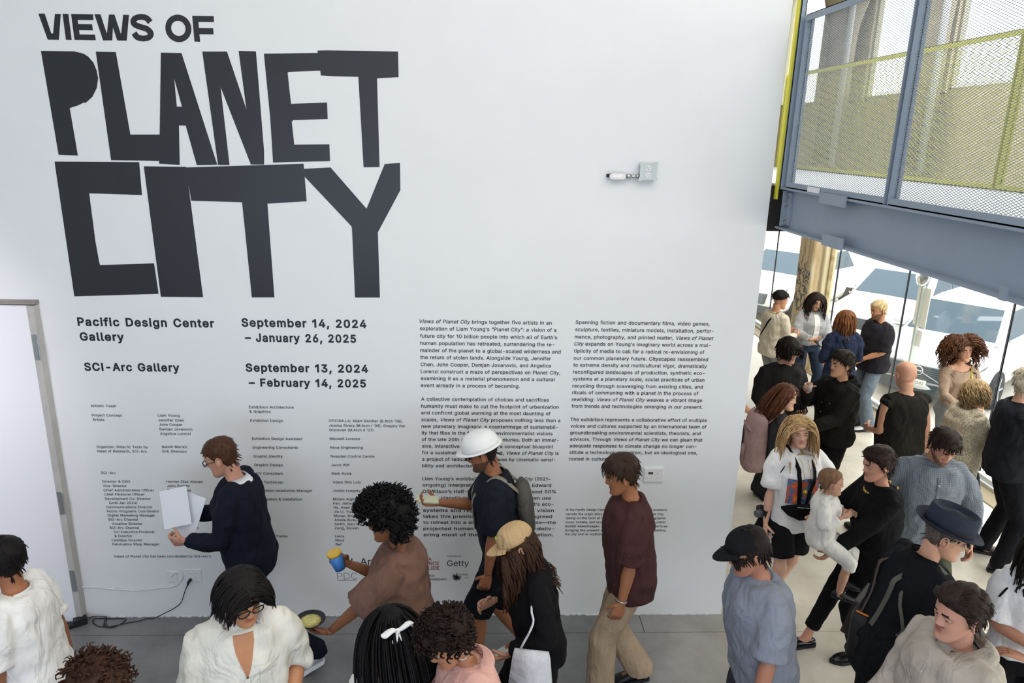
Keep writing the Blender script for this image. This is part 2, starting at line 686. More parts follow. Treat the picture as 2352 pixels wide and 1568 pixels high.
a0, a1 = at(1899, 550, 0, X0)[1], at(1946, 560, 0, X0)[1]
b.box2((-.03, a1, z0 - .02), (-.02, a0, z0 + .045))
build('clip_plate', b, STEEL, beam)
b = B()
a0 = at(2318, 670, 0, X0)[1]
b.box2((-.026, a0 - .02, z0 - .014), (-.018, a0 + .02, z0 + .04))
build('clip_plate', b, STEEL, beam)
b = B()
a0, a1 = at(1861, 436, 0, X0)[1], at(1888, 436, 0, X0)[1]
b.box2((-.019, a1, z1 + .001), (-.0125, a0, z1 + .032))
tag(build('sensor_box', b, WHITEP), 'small white plastic box lying on top of the grey beam', 'box').location = (X0, 0, 3.12)
b = B()
b.box2((WR + .0, .0, 3.08), (2.16, .25, 3.39))
tag(build('gap_shade_box', b, mat('dark_gap', '1a1815', .9)), kind='structure')  # dark box set in the gap at the beam end, its shade in the colour
# deck planks of grey steel plate
deck = empty('bridge_deck', (X0, 0, 3.30), label='grey steel deck of the upper walkway behind the mesh railing', cat='walkway')
b = B()
b.box2((.13, YB, .03), (1.58, 4.4, .08))
build('deck_plate', b, mat('deck_paint', 'a9b1b8', .5, noise_amt=.06, nscale=6), deck)
b = B()
b.box2((1.58, YB, -.18), (1.60, 4.4, .08))
b.box2((1.55, YB, -.19), (1.65, 4.4, -.18))
build('edge_beam', b, STEEL, deck)


def expanded(b, y0, y1, z0, z1, px=.0285, pz=.0118, w=.0021, t=.0018, x=0.0):
    """expanded-metal strands: two families of thin slanted bars clipped to the panel"""
    L, H = y1 - y0, z1 - z0
    k = pz / px
    for sgn in (1, -1):
        c = -H if sgn > 0 else 0.0
        c0 = 0.0 if sgn < 0 else -k * L
        c1 = H + k * L if sgn < 0 else H
        n = int((c1 - c0) / pz)
        for i in range(n):
            c = c0 + i * pz
            # z = c + sgn*k*y
            ya, yb = 0.0, L
            if sgn > 0:
                ya, yb = max(0, -c / k), min(L, (H - c) / k)
            else:
                ya, yb = max(0, (c - H) / k), min(L, c / k)
            if yb - ya < .004:
                continue
            za, zb = c + sgn * k * ya, c + sgn * k * yb
            hx = t / 2
            v = []
            for (yy, zz) in ((ya, za), (yb, zb)):
                for dx, dz in ((-hx, -w / 2), (hx, -w / 2), (hx, w / 2), (-hx, w / 2)):
                    v.append((x + dx, y0 + yy, z0 + zz + dz))
            b.add(v, [(0, 1, 5, 4), (1, 2, 6, 5), (2, 3, 7, 6), (3, 0, 4, 7)])


def railing(x, ys, zb, zt, matr, label, cat, pw=.045, meshw=.0021, px=.0285, pz=.0118):
    r = empty('mesh_railing', (x, 0, zb), label=label, cat=cat)
    H = zt - zb
    for y in ys:
        b = B()
        b.box2((-.012, y - pw / 2, 0), (.045, y - pw / 2 + .006, H))
        b.box2((-.012, y + pw / 2 - .006, 0), (.045, y + pw / 2, H))
        b.box2((.02, y - pw / 2, 0), (.026, y + pw / 2, H))
        build('post', b, matr, r)
    for i in range(len(ys) - 1):
        y0, y1 = ys[i + 1] + pw / 2, ys[i] - pw / 2
        for nm, za, zc in (('bottom_rail', .0, .035), ('top_rail', H - .04, H)):
            b = B()
            b.box2((-.01, y0, za), (.0, y1, zc))
            b.box2((-.01, y0, zc - .005 if nm[0] == 't' else za), (.04, y1, zc if nm[0] == 't' else za + .005))
            build(nm, b, matr, r)
        b = B()
        expanded(b, y0, y1, .02, H - .02, px=px, pz=pz, w=meshw, x=.012)
        build('wire_mesh', b, matr, r, kind='stuff', fix=False)
    return r


railing(X0, [-.09, -1.36, -2.63, -3.9], 3.384, 4.45, STEEL, 'grey steel railing of fine diamond mesh above the long beam', 'railing')
YM = mat('yellow_mesh_paint', 'bdbb4a', .55)
railing(3.64, [4.1, .14, -2.55], 3.385, 4.45, YM, 'yellow-green mesh railing on the far side of the walkway', 'railing', px=.06, pz=.03, meshw=.004)
b = B()
b.box2((0, -.04, 0), (.012, .0, 2.6))
o = tag(build('yellow_post', b, mat('bright_yellow_paint', 'd6cf33', .5)), 'thin yellow upright bar at the end of the grey railing', 'post')
o.location = (2.0, 0, 3.30)
b = B()
b.box2((0, -.05, 0), (.035, -.045, 2.6))
b.box2((.03, -.05, 0), (.036, .0, 2.6))
b.box2((0, -.05, 0), (.004, .0, 2.6))
o = tag(build('grey_post', b, STEEL), 'grey channel post rising beside the yellow bar at the wall end', 'post')
o.location = (2.014, 0, 3.385)

# ---- left: white door standing against the wall
d = empty('door_1', (-3.06, -.05, 0), kind='structure')
b = B()
b.box2((-1.3, -.02, .012), (0, .05, 2.49))
build('door_leaf', b, mat('door_paint', 'eeeef2', .55, bump=.02), d)
b = B()
b.box2((.0, -.018, .012), (.045, .05, 2.49))
build('door_edge', b, mat('door_edge_paint', 'b9b6b0', .6, noise_amt=.08, nscale=10), d)
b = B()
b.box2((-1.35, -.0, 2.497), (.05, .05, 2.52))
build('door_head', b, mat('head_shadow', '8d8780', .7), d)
for (x, y) in ((82, 795), (143, 1152), (182, 1330)):
    z = at(x, y, 1, -.05)[2]
    b = B()
    b.box2((.008, -.024, z - .09), (.036, -.018, z + .09))
    b.cyl((.045, -.026, z - .08), (.045, -.026, z + .08), .006, 8)
    build('hinge', b, CHROME, d)

# ---- exterior
G = -.75
b = B()
b.box2((GX + .42, YN - 30, G - .2), (60, 60, G))
road = mat('road_asphalt', 'b4b0a8', .9, noise_amt=.08, nscale=3)
tag(build('ground_outside', b, road), kind='structure')
b = B()
b.box2((GX + .41, YN, G), (GX + .85, YF + 8, G + .35))
tag(build('trim_3', b, CONC), kind='structure')
b = B()
b.box2((26, -5, G), (34, 45, 7))
far = tag(build('building', b, mat('far_render', 'dfe0e0', .9)), 'pale building across the street behind the parked cars', 'building')
for i in range(7):
    b = B()
    for k in range(4):
        b.box2((25.95, 6 + 3.4 * i, 1.2 + k * .45), (26.05, 8 + 3.4 * i, 1.55 + k * .45))
    build('shutter', b, mat('shutter_grey', 'a7adb0', .7), far)

# ================================================================== LETTERING
WN = np.array([0, -1.0, 0])


def wp(x, y):
    p = at(x, y, 1, 0.0)
    return p[0], p[2]


TL = {
    'V': [(198, 70), (230, 70), (264, 172), (274, 172), (283, 72), (313, 72), (303, 205), (246, 204)],
    'I': [(322, 71), (352, 72), (369, 205), (340, 205)],
    'E': [(366, 72), (479, 74), (481, 104), (399, 103), (403, 124), (474, 125), (478, 156), (407, 155), (410, 177), (489, 178), (493, 207), (384, 205)],
    'W': [(486, 73), (517, 74), (549, 170), (551, 170), (561, 75), (589, 75), (621, 172), (624, 172), (634, 76), (664, 77), (652, 209), (604, 208), (581, 141), (578, 208), (531, 208)],
    'F': [(989, 81), (1100, 83), (1101, 114), (1021, 113), (1024, 144), (1097, 145), (1099, 177), (1026, 176), (1030, 215), (1001, 214)],
    'P': [(211, 262), (382, 264), (430, 276), (454, 291), (481, 322), (497, 361), (505, 402), (498, 453), (475, 499), (440, 530), (433, 527), (404, 541), (359, 556), (401, 800), (302, 796)],
    'L': [(493, 265), (596, 268), (671, 692), (826, 692), (824, 827), (572, 824)],
    'N': [(1041, 265), (1168, 265), (1268, 562), (1228, 262), (1317, 264), (1338, 520), (1359, 780), (1359, 846), (1291, 846), (1135, 447), (1181, 849), (1122, 848)],
    'E2': [(1358, 276), (1637, 272), (1652, 363), (1486, 370), (1480, 374), (1490, 470), (1498, 534), (1683, 527), (1686, 612), (1507, 618), (1506, 624), (1501, 624), (1514, 744), (1695, 742), (1698, 828), (1405, 836), (1390, 600), (1378, 480)],
    'T': [(1634, 260), (1680, 259), (2048, 265), (2051, 397), (1944, 402), (1940, 404), (1953, 859), (1871, 860), (1844, 395), (1722, 392), (1651, 388), (1648, 363), (1635, 275)],
    'C': [(281, 831), (716, 834), (731, 1003), (459, 994), (491, 1240), (510, 1345), (515, 1363), (793, 1354), (816, 1511), (383, 1524)],
    'I2': [(740, 855), (958, 858), (968, 940), (1045, 1528), (828, 1526)],
    'T2': [(958, 861), (1562, 842), (1578, 1035), (1376, 1047), (1412, 1529), (1296, 1529), (1246, 1040), (985, 1032), (968, 940)],
    'Y': [(1564, 868), (1701, 861), (1886, 1073), (1979, 844), (2058, 837), (2060, 978), (1944, 1195), (1955, 1530), (1827, 1530), (1811, 1175), (1808, 1163), (1567, 908)],
}
TL['A'] = [[(828, 271), (934, 273), (1118, 847), (1013, 849), (956, 646), (921, 645), (925, 848), (819, 842), (822, 692)],
           [(896, 402), (910, 548), (937, 549)]]
TL['O'] = [[(918 + 67 * math.cos(a) + 4 * math.sin(a), 146 + 71 * math.sin(a)) for a in np.linspace(0, 2 * math.pi, 33)[:-1]],
           [(918 + 37 * math.cos(a) + 3 * math.sin(a), 146 + 39 * math.sin(a)) for a in np.linspace(0, 2 * math.pi, 33)[:-1][::-1]]]
# S as a thick stroke
cpts = resample([(773, 114), (755, 94), (726, 87), (697, 94), (686, 111), (697, 128), (725, 139), (757, 150), (776, 172), (766, 192), (736, 198), (707, 191), (690, 170)], 5)
up, dn = [], []
for i in range(len(cpts)):
    dd = cpts[min(i + 1, len(cpts) - 1)] - cpts[max(i - 1, 0)]
    nn = np.array([-dd[1], dd[0]]) / (np.linalg.norm(dd) + 1e-9) * 15
    up.append(tuple(cpts[i] + nn))
    dn.append(tuple(cpts[i] - nn))
TL['S'] = up + dn[::-1]
for k, pts in TL.items():
    loops = pts if isinstance(pts[0], list) else [pts]
    L2 = [[wp(x / 2.24, y / 2.24) for x, y in l] for l in loops]
    b = B()
    b.poly(L2 if len(L2) > 1 else L2[0], (0, 0, 0), (1, 0, 0), (0, 0, 1), (0, -1, 0), .0015 + .0004 * (k in ('T', 'T2', 'A')))
    build('letter', b, VINYL, wall, label='big black cut-out letter %s of the title' % k[0])

# ---- glyph engine
fp = os.path.join(bpy.utils.system_resource('DATAFILES'), 'fonts', 'Inter.woff2')
FONT = None
try:
    FONT = bpy.data.fonts.load(fp)
except Exception:
    FONT = None
OFX, OFY = 150.0, 700.0
BLK = []     # (name, weight, [(text,x0,x1,base)], origin, scale, material key)
K2 = 2.6136
K3 = 2.8
BLK.append(('heading', .022, 'VINYL', (150, 700, K2), [
    ('Pacific Design Center', 76, 895, 123), ('Gallery', 90, 355, 212), ('SCI-Arc Gallery', 117, 687, 393),
    ('September 14, 2024', 1059, 1808, 128), ('– January 26, 2025', 1080, 1746, 218), ('September 13, 2024', 1084, 1818, 398),
    ('– February 14, 2025', 1103, 1805, 487)]))
BLK.append(('credits_left', .012, 'VINYL', (150, 700, K2), [
    ('Artistic Team', 153, 306, 613), ('Project Concept', 161, 341, 669), ('Artists', 165, 236, 695), ('Liam Young', 556, 687, 670),
    ('Jennifer Chen', 560, 714, 698), ('John Cooper', 564, 704, 725), ('Damjan Jovanovic', 567, 765, 752), ('Angelica Lorenzi', 570, 753, 779),
    ('Organizer, Didactic Texts by', 189, 496, 858), ('Head of Research, SCI-Arc', 194, 490, 884), ('Namik Mackic', 581, 735, 858),
    ('Erik Ghenoiu', 584, 728, 885), ('SCI-Arc', 215, 303, 1014), ('Director & CEO', 223, 389, 1066), ('Vice-Director', 226, 369, 1092),
    ('Chief Administrative Officer', 231, 533, 1118), ('Chief Financial Officer', 235, 477, 1143), ('Development Co-Director', 240, 514, 1169),
    ('(until Jan 2024)', 265, 433, 1194), ('Communications Director', 247, 524, 1219), ('Public Programs Coordinator', 251, 564, 1244),
    ('Digital Marketing Manager', 256, 539, 1269), ('SCI-Arc Channel', 260, 438, 1294), ('Creative Director', 284, 464, 1319),
    ('SCI-Arc Channel', 267, 445, 1343), ('Co-Executive Producer', 292, 538, 1368), ('& Director', 297, 403, 1393),
    ('Facilities Director', 280, 464, 1418), ('Fabrication Shop Manager', 284, 564, 1442),
    ('Hernán Díaz Alonso', 608, 825, 1067), ('John Enright', 612, 747, 1092), ('Paul Holliday', 615, 756, 1118), ('Sue Gosney', 618, 748, 1144),
    ('Pamela Miller', 622, 768, 1169), ('Stephanie Atlan', 628, 800, 1219), ('Yasil Navarro', 631, 778, 1244), ('Peter', 634, 690, 1269),
    ('William', 637, 714, 1294), ('Reza Monahan', 644, 801, 1343), ('Emil Tatevosian', 654, 820, 1418), ('Rodney Rojas', 658, 802, 1442),
    ('*Views of Planet City* has been coordinated by SCI-Arc’s', 295, 875, 1515), ('–2024.', 1166, 1237, 1515)]))
BLK.append(('credits_right', .012, 'VINYL', (150, 700, K2), [
    ('Exhibition Architecture', 1103, 1372, 620), ('& Graphics', 1106, 1233, 647), ('Exhibition Design', 1111, 1306, 701),
    ('Exhibition Design Assistant', 1121, 1424, 809), ('Engineering Consultants', 1126, 1397, 862), ('Graphic Identity', 1130, 1305, 915),
    ('Graphic Design', 1135, 1305, 967), ('A/V Consultant', 1141, 1306, 1018), ('A/V Technician', 1146, 1307, 1070),
    ('Exhibition Installation Manager', 1150, 1483, 1121), ('Fabrication & Installation', 1154, 1420, 1172), ('Special Thanks', 1175, 1335, 1394),
    ('OFICINA.LA: Adam Bandler (B.Arch ’08),', 1582, 2025, 702), ('Jessica Rivera (M.Arch I ’08), Gregory Van', 1583, 2040, 730),
    ('Grunsven (M.Arch II ’07)', 1585, 1850, 757), ('Maxwell Lorenze', 1588, 1769, 809), ('Nous Engineering', 1591, 1786, 862),
    ('Neasden Control Centre', 1594, 1856, 915), ('Jacob Witt', 1597, 1706, 967), ('Mark Ayala', 1599, 1718, 1018),
    ('Adam Otto Lutz', 1606, 1774, 1070), ('Jordan Loeppky-Kolesnik', 1606, 1875, 1121), ('Miriam Alghanim,', 1607, 1792, 1172),
    ('Fan, Jiahao Ge,', 1609, 1776, 1197), ('Ha, Asad Khan', 1611, 1770, 1222), ('Jia Li, Yian Li,', 1612, 1765, 1247), ('Munar, Noble', 1614, 1758, 1272),
    ('Amelia Rurey,', 1616, 1755, 1296), ('Smith, Gao Sun', 1617, 1785, 1321), ('Zeng, Siyuan', 1618, 1760, 1345),
    ('Leica', 1620, 1674, 1394), ('Nous', 1622, 1674, 1418), ('Ref', 1624, 1660, 1443)]))
BLK.append(('essay_left', .016, 'VINYL', (940, 700, K3), [
    ('*Views of Planet City* brings together five artists in an', 66, 916, 116), ('exploration of Liam Young’s “Planet City”: a vision of a', 69, 946, 162),
    ('future city for 10 billion people into which all of Earth’s', 69, 952, 210), ('human population has retreated, surrendering the re-', 71, 933, 256),
    ('mainder of the planet to a global-scaled wilderness and', 71, 974, 302), ('the return of stolen lands. Alongside Young, Jennifer', 71, 911, 347),
    ('Chen, John Cooper, Damjan Jovanovic, and Angelica', 73, 911, 393), ('Lorenzi construct a maze of perspectives on Planet City,', 74, 971, 438),
    ('examining it as a material phenomenon and a cultural', 75, 936, 482), ('event already in a process of becoming.', 75, 711, 527),
    ('A collective contemplation of choices and sacrifices', 76, 898, 615), ('humanity must make to cut the footprint of urbanization', 77, 961, 660),
    ('and confront global warming at the most daunting of', 77, 908, 703), ('scales, *Views of Planet City* proposes nothing less than a', 78, 971, 747),
    ('new planetary imaginary, a counterimage of sustainabil-', 79, 957, 790), ('ity that flies in the face of the environmentalist visions', 80, 921, 832),
    ('of the late 20th and early 21st centuries. Both an immer-', 81, 961, 874), ('sive, interactive experience and a conceptual blueprint', 82, 926, 917),
    ('for a sustainably urbanized planet, *Views of Planet City* is', 82, 961, 959), ('a project of radical optimism driven by cinematic sensi-', 83, 939, 1001),
    ('bility and architectural thinking.', 83, 580, 1043), ('Liam Young’s worldbuilding project *Planet City* (2021–', 85, 909, 1126),
    ('ongoing) interprets the idea of biologist Edward', 86, 913, 1167), ('O. Wilson’s Half-Earth plan to remove at least 50%', 87, 943, 1208),
    ('of our planet’s land and oceans from human use', 88, 911, 1249), ('and set them aside for healing of the planet’s eco-', 88, 928, 1289),
    ('systems and regeneration. His film’s vision', 89, 930, 1329), ('takes this premise to its end: all have agreed', 89, 918, 1368),
    ('to retreat into a single city of ten b. people—the', 90, 942, 1407), ('projected human population of then—deliv-', 91, 933, 1447),
    ('ering most of the Earth to its restoration.', 92, 926, 1486)]))
BLK.append(('essay_right', .016, 'VINYL', (940, 700, K3), [
    ('Spanning fiction and documentary films, video games,', 1069, 1933, 122), ('sculpture, textiles, miniature models, installation, perfor-', 1067, 1958, 168),
    ('mance, photography, and printed matter, *Views of Planet*', 1064, 1957, 215), ('*City* expands on Young’s imaginary world across a mul-', 1061, 1938, 260),
    ('tiplicity of media to call for a radical re-envisioning of', 1059, 1898, 306), ('our common planetary future. Cityscapes reassembled', 1057, 1922, 352),
    ('to extreme density and multicultural vigor, dramatically', 1055, 1914, 396), ('reconfigured landscapes of production, synthetic eco-', 1053, 1900, 441),
    ('systems at a planetary scale, social practices of urban', 1051, 1898, 485), ('recycling through scavenging from existing cities, and', 1049, 1888, 530),
    ('rituals of communing with a planet in the process of', 1047, 1859, 573), ('rewilding: *Views of Planet City* weaves a vibrant image', 1045, 1883, 617),
    ('from trends and technologies emerging in our present.', 1043, 1886, 660), ('The exhibition represents a collaborative effort of multiple', 1036, 1913, 746),
    ('voices and cultures supported by an international team of', 1035, 1911, 788), ('groundbreaking environmental scientists, theorists, and', 1034, 1873, 831),
    ('advisors. Through *Views of Planet City* we can glean that', 1033, 1885, 873), ('adequate responses to climate change no longer con-', 1031, 1847, 915),
    ('stitute a technological problem, but an ideological one,', 1029, 1852, 957), ('rooted in culture and politics.', 1027, 1465, 999)]))
BLK.append(('small_note', .014, 'VINYL', (940, 700, K3), [
    ('In the Pacific Design Center Gallery, works by Young and Jovanovic', 1008, 1660, 1323), ('narrate the origin story, interior life, and future of Planet City,', 1007, 1639, 1350),
    ('taking on the form of fiction and documentary, game, graphic', 1005, 1649, 1376), ('novel, models, and sculptures. In the other, Cooper and Lorenzi', 1004, 1647, 1402),
    ('exhibit assemblages, animations, and sets to evoke practices', 1003, 1660, 1428), ('bridging the present with the future, rituals of self-building', 1002, 1648, 1455),
    ('the city and re-mythologizing its past.', 1000, 1390, 1480)]))
K5 = 5.113
BLK.append(('logo_lettering', .002, 'VINYL', (740, 1140, K5), [('SCI-Arc', 172, 640, 802)]))
BLK.append(('logo_lettering', -.012, 'VINYL', (740, 1140, K5), [('PDC', 178, 412, 972)]))
BLK.append(('logo_lettering', .0, 'VINYL', (740, 1140, K5), [('DESIGN GALLERY', 182, 412, 990)]))
BLK.append(('logo_lettering', .012, 'RED', (740, 1140, K5), [('ART  &', 1112, 1285, 748), ('SCIENCE', 1112, 1375, 803), ('COLLIDE', 1112, 1375, 858)]))
BLK.append(('logo_lettering', .004, 'VINYL', (740, 1140, K5), [('Presented by', 1467, 1635, 706)]))
BLK.append(('logo_lettering', .0, 'VINYL', (740, 1140, K5), [('Getty', 1467, 1722, 815)]))
BLK.append(('logo_lettering', .01, 'VINYL', (740, 1140, K5), [('NOUS', 1232, 1320, 940), ('ENGINEERING', 1232, 1460, 982)]))
BLK.append(('logo_lettering', .004, 'VINYL', (740, 1140, K5), [('MODERN', 1590, 1715, 925), ('LLC', 1675, 1718, 958)]))

BOLD = {.022: .030, .016: .014, .014: .014, .012: .012, .01: .008, .004: .004, .002: .006, -.012: -.018}
need = {}
for nm, wgt, mk, org, lines in BLK:
    for l in lines:
        for c in l[0]:
            if c not in '* ':
                need[(c, wgt)] = None


from mathutils.geometry import delaunay_2d_cdt


def tcurve(body, wgt=0):
    cu = bpy.data.curves.new('t', 'FONT')
    cu.body = body
    if FONT:
        cu.font = FONT
    cu.resolution_u = 2
    cu.fill_mode = 'NONE'
    o = bpy.data.objects.new('t', cu)
    COL.objects.link(o)
    return o


def loops_of(me):
    n = len(me.vertices)
    nxt = {}
    for e in me.edges:
        a, b = e.vertices
        nxt.setdefault(a, []).append(b)
        nxt.setdefault(b, []).append(a)
    seen, out = set(), []
    for i in range(n):
        if i in seen or i not in nxt:
            continue
        loop, prev, cur = [i], None, i
        seen.add(i)
        while True:
            c = [q for q in nxt[cur] if q != prev and (q not in seen)]
            if not c:
                break
            q = min(c)
            loop.append(q)
            seen.add(q)
            prev, cur = cur, q
        pts = []
        for q in loop:
            p = np.array(me.vertices[q].co[:2])
            if not pts or np.linalg.norm(p - pts[-1]) > 1e-5:
                pts.append(p)
        if len(pts) > 2 and np.linalg.norm(pts[0] - pts[-1]) < 1e-5:
            pts.pop()
        if len(pts) > 2:
            out.append(np.array(pts))
    return out


def sarea(L):
    x, y = L[:, 0], L[:, 1]
    return .5 * (x @ np.roll(y, -1) - y @ np.roll(x, -1))


def fill(loops, w):
    if not loops:
        return np.zeros((0, 2)), []
    big = max(loops, key=lambda l: abs(sarea(l)))
    sg = 1 if sarea(big) > 0 else -1
    L2 = []
    for L in loops:
        d0 = L - np.roll(L, 1, 0)
        d1 = np.roll(L, -1, 0) - L
        d0 /= np.linalg.norm(d0, axis=1)[:, None] + 1e-9
        d1 /= np.linalg.norm(d1, axis=1)[:, None] + 1e-9
        n0, n1 = np.stack([d0[:, 1], -d0[:, 0]], 1), np.stack([d1[:, 1], -d1[:, 0]], 1)
        m = n0 + n1
        m /= np.maximum(.6, (m * m).sum(1))[:, None] / 2
        L2.append(L + sg * w * m)
    P_, E_ = [], []
    for L in L2:
        o0 = len(P_)
        P_ += [Vector(p) for p in L]
        E_ += [(o0 + i, o0 + (i + 1) % len(L)) for i in range(len(L))]
    v, _, f, _, _, _ = delaunay_2d_cdt(P_, E_, [], 0, 1e-6)
    v = np.array([tuple(p) for p in v])
    F = []
    for t in f:
        c = v[list(t)].mean(0)
        wn = 0
        for L in L2:
            q = np.roll(L, -1, 0)
            up = (L[:, 1] <= c[1]) & (q[:, 1] > c[1])
            dn = (L[:, 1] > c[1]) & (q[:, 1] <= c[1])
            cr_ = (q[:, 0] - L[:, 0]) * (c[1] - L[:, 1]) - (c[0] - L[:, 0]) * (q[:, 1] - L[:, 1])
            wn += int((up & (cr_ > 0)).sum()) - int((dn & (cr_ < 0)).sum())
        if wn:
            F.append(tuple(t))
    return v, F


CH = {c for c, w in need} | set('IHhac3282A6')
tmp = [(c, tcurve(c), tcurve(c + 'H')) for c in sorted(CH)]
dg = bpy.context.evaluated_depsgraph_get()
LO = {}
for c, o1, o2 in tmp:
    me = bpy.data.meshes.new_from_object(o1.evaluated_get(dg))
    m2 = bpy.data.meshes.new_from_object(o2.evaluated_get(dg))
    LO[c] = [loops_of(me), max(x.co.x for x in m2.vertices)]
    bpy.data.meshes.remove(me)
    bpy.data.meshes.remove(m2)
for c, o1, o2 in tmp:
    for o in (o1, o2):
        cu = o.data
        bpy.data.objects.remove(o)
        bpy.data.curves.remove(cu)
hmax = max(l[:, 0].max() for l in LO['H'][0])
CAPH = max(l[:, 1].max() for l in LO['H'][0])
for c in LO:
    LO[c][1] -= hmax
LO['I'] = [[np.array([(.06, 0), (.13, 0), (.13, CAPH), (.06, CAPH)])], .19]
LO['1'] = [[np.array([(.17, 0), (.24, 0), (.24, CAPH), (.185, CAPH), (.04, CAPH - .10), (.04, CAPH - .175), (.17, CAPH - .09)])], .34]
GL = {}


def glyph(c, w):
    if (c, w) not in GL:
        v, f = fill(LO[c][0], w)
        GL[(c, w)] = (v, f, None, LO[c][1])
    return GL[(c, w)]


def small_text(text, width, w=.0):
    """flat glyph mesh, starting at x = 0"""
    x, V, Fc, k = 0.0, [], [], 0
    for c in text:
        v, f, _, adv = glyph(c, w)
        V.append(v + [x, 0])
        Fc += [tuple(i + k for i in t) for t in f]
        k += len(v)
        x += adv
    V = np.concatenate(V) * width / x
    return V, Fc


RED = mat('red_vinyl', 'a23c40', .5)


def set_line(b, text, wgt, X, Z, Wd, size, track):
    x, it, vs_, out = 0.0, False, [], []
    for c in text:
        if c == '*':
            it = not it
            continue
        if c == ' ':
            x += .24 + track
            continue
        v, f, _, adv = glyph(c, BOLD.get(wgt, wgt))
        p = v.copy()
        if it:
            p[:, 0] += p[:, 1] * .21
        p[:, 0] += x
        out.append((p, f))
        x += adv + track
    mn = min(p[:, 0].min() for p, f in out)
    mxx = max(p[:, 0].max() for p, f in out)
    if b is None:
        return mxx - mn
    sc = Wd / (mxx - mn)
    for p, f in out:
        q = np.zeros((len(p), 3))
        q[:, 0] = X + (p[:, 0] - mn) * sc
        q[:, 2] = Z + p[:, 1] * size
        q[:, 1] = -.0012
        b.add(q, f)


for nm, wgt, mk, (ox, oy, k), lines in BLK:
    track = .02 if nm[:4] != 'logo' else .0
    if nm == 'heading':
        track = .065
    items = []
    for (tx, xa, xb, yb) in lines:
        X, Z = wp(ox + xa / k, oy + yb / k)
        X2, _ = wp(ox + xb / k, oy + yb / k)
        nat = set_line(None, tx, wgt, 0, 0, 1, 1, track)
        items.append((tx, X, Z, X2 - X, nat))
    med = sorted(i[3] / i[4] for i in items)[len(items) // 2]
    b = B()
    for (tx, X, Z, Wd, nat) in items:
        size = med if nm[:4] != 'logo' else Wd / nat
        set_line(b, tx, wgt, X, Z, Wd, size, track)
    build('text_block' if nm[:4] != 'logo' else 'logo_lettering', b, VINYL if mk == 'VINYL' else RED, wall, fix=False)
# N box and the sunburst logo
p0, p1 = wp(740 + 1150 / K5, 1140 + 898 / K5), wp(740 + 1212 / K5, 1140 + 993 / K5)
b = B()
b.box2((p0[0], -.001, p1[1]), (p1[0], 0, p0[1]))
build('logo_tile', b, mat('brown_vinyl', '3a2a1e', .5), wall)
b = B()
cx_, cz_, w_, h_ = (p0[0] + p1[0]) / 2, (p0[1] + p1[1]) / 2, (p1[0] - p0[0]), (p0[1] - p1[1])
for pts in ([(-.3, -.3), (-.18, -.3), (-.18, .3), (-.3, .3)], [(.18, -.3), (.3, -.3), (.3, .3), (.18, .3)], [(.12, -.3), (.3, -.3), (-.12, .3), (-.3, .3)]):
    b.poly([(cx_ + x * w_, cz_ + z * h_) for x, z in pts], (0, -.001, 0), (1, 0, 0), (0, 0, 1), (0, -1, 0), .001)
build('logo_mark', b, WHITEP, wall)
c0 = wp(740 + 1580 / K5, 1140 + 942 / K5)
b = B()
for i in range(16):
    if 12 <= i <= 15 or i == 11:
        if i not in (12,):
            continue
    a = math.radians(i * 22.5)
    R_, r_ = .0355, .013
    dx, dz = math.cos(a), -math.sin(a)
    px_, pz_ = -dz * .0032, dx * .0032
    b.poly([(c0[0] + dx * r_ + px_, c0[1] + dz * r_ + pz_), (c0[0] + dx * r_ - px_, c0[1] + dz * r_ - pz_),
            (c0[0] + dx * R_ - px_, c0[1] + dz * R_ - pz_), (c0[0] + dx * R_ + px_, c0[1] + dz * R_ + pz_)], (0, 0, 0), (1, 0, 0), (0, 0, 1), (0, -1, 0), .001)
b.lathe([(.015, 0), (.015, .001)], 16, (c0[0], 0, c0[1]), frame((0, -1, 0)))
build('logo_mark', b, VINYL, wall)

# ================================================================== WALL FITTINGS
# metal junction box with duplex receptacle, conduit and small lamp
x, z = wp(1485, 393)
jb = empty('junction_box', (x, 0, z), label='metal outlet box high on the white wall', cat='outlet box')
b = B()
b.box2((-.055, -.05, -.055), (.055, 0, .055))
build('box_body', b, CHROME, jb)
b = B()
for sx_ in (-1, 1):
    for sz_ in (-1, 1):
        b.lathe([(.014, 0), (.014, .006), (.0, .006)], 10, (sx_ * .05, -.05, sz_ * .05), frame((0, -1, 0)))
b.poly([(-.05, -.055), (.05, -.055), (.05, -.04), (.055, -.04), (.055, .055), (-.055, .055), (-.055, -.04), (-.05, -.04)], (0, -.05, 0), (1, 0, 0), (0, 0, 1), (0, -1, 0), .004)
build('cover_plate', b, mat('galvanised', 'c6cecb', .35, metal=.5), jb)
for zz in (.022, -.024):
    b = B()
    b.lathe([(.019, 0), (.019, .004), (.0, .004)], 18, (0, -.054, zz), frame((0, -1, 0)))
    o = build('socket_face', b, WHITEP, jb)
    b = B()
    for dx in (-.007, .007):
        b.box2((dx - .001, -.0590, zz - .001), (dx + .001, -.058, zz + .008))
    b.lathe([(.0028, 0), (.0028, .001)], 8, (0, -.058, zz - .009), frame((0, -1, 0)))
    build('socket_slot', b, BLACKP, o)
b = B()
b.cyl((-.055, -.028, -.035), (-.125, -.028, -.035), .011)
b.cyl((-.055, -.028, -.035), (-.075, -.028, -.035), .016)
b.cyl((-.11, -.028, -.035), (-.14, -.028, -.035), .016)
build('conduit', b, CHROME, jb, smooth=True)
x2, z2 = wp(1416, 404)
lm = empty('conduit_fitting', (x2, 0, z2), label='white oval conduit fitting left of the metal outlet box', cat='fitting')
b = B()


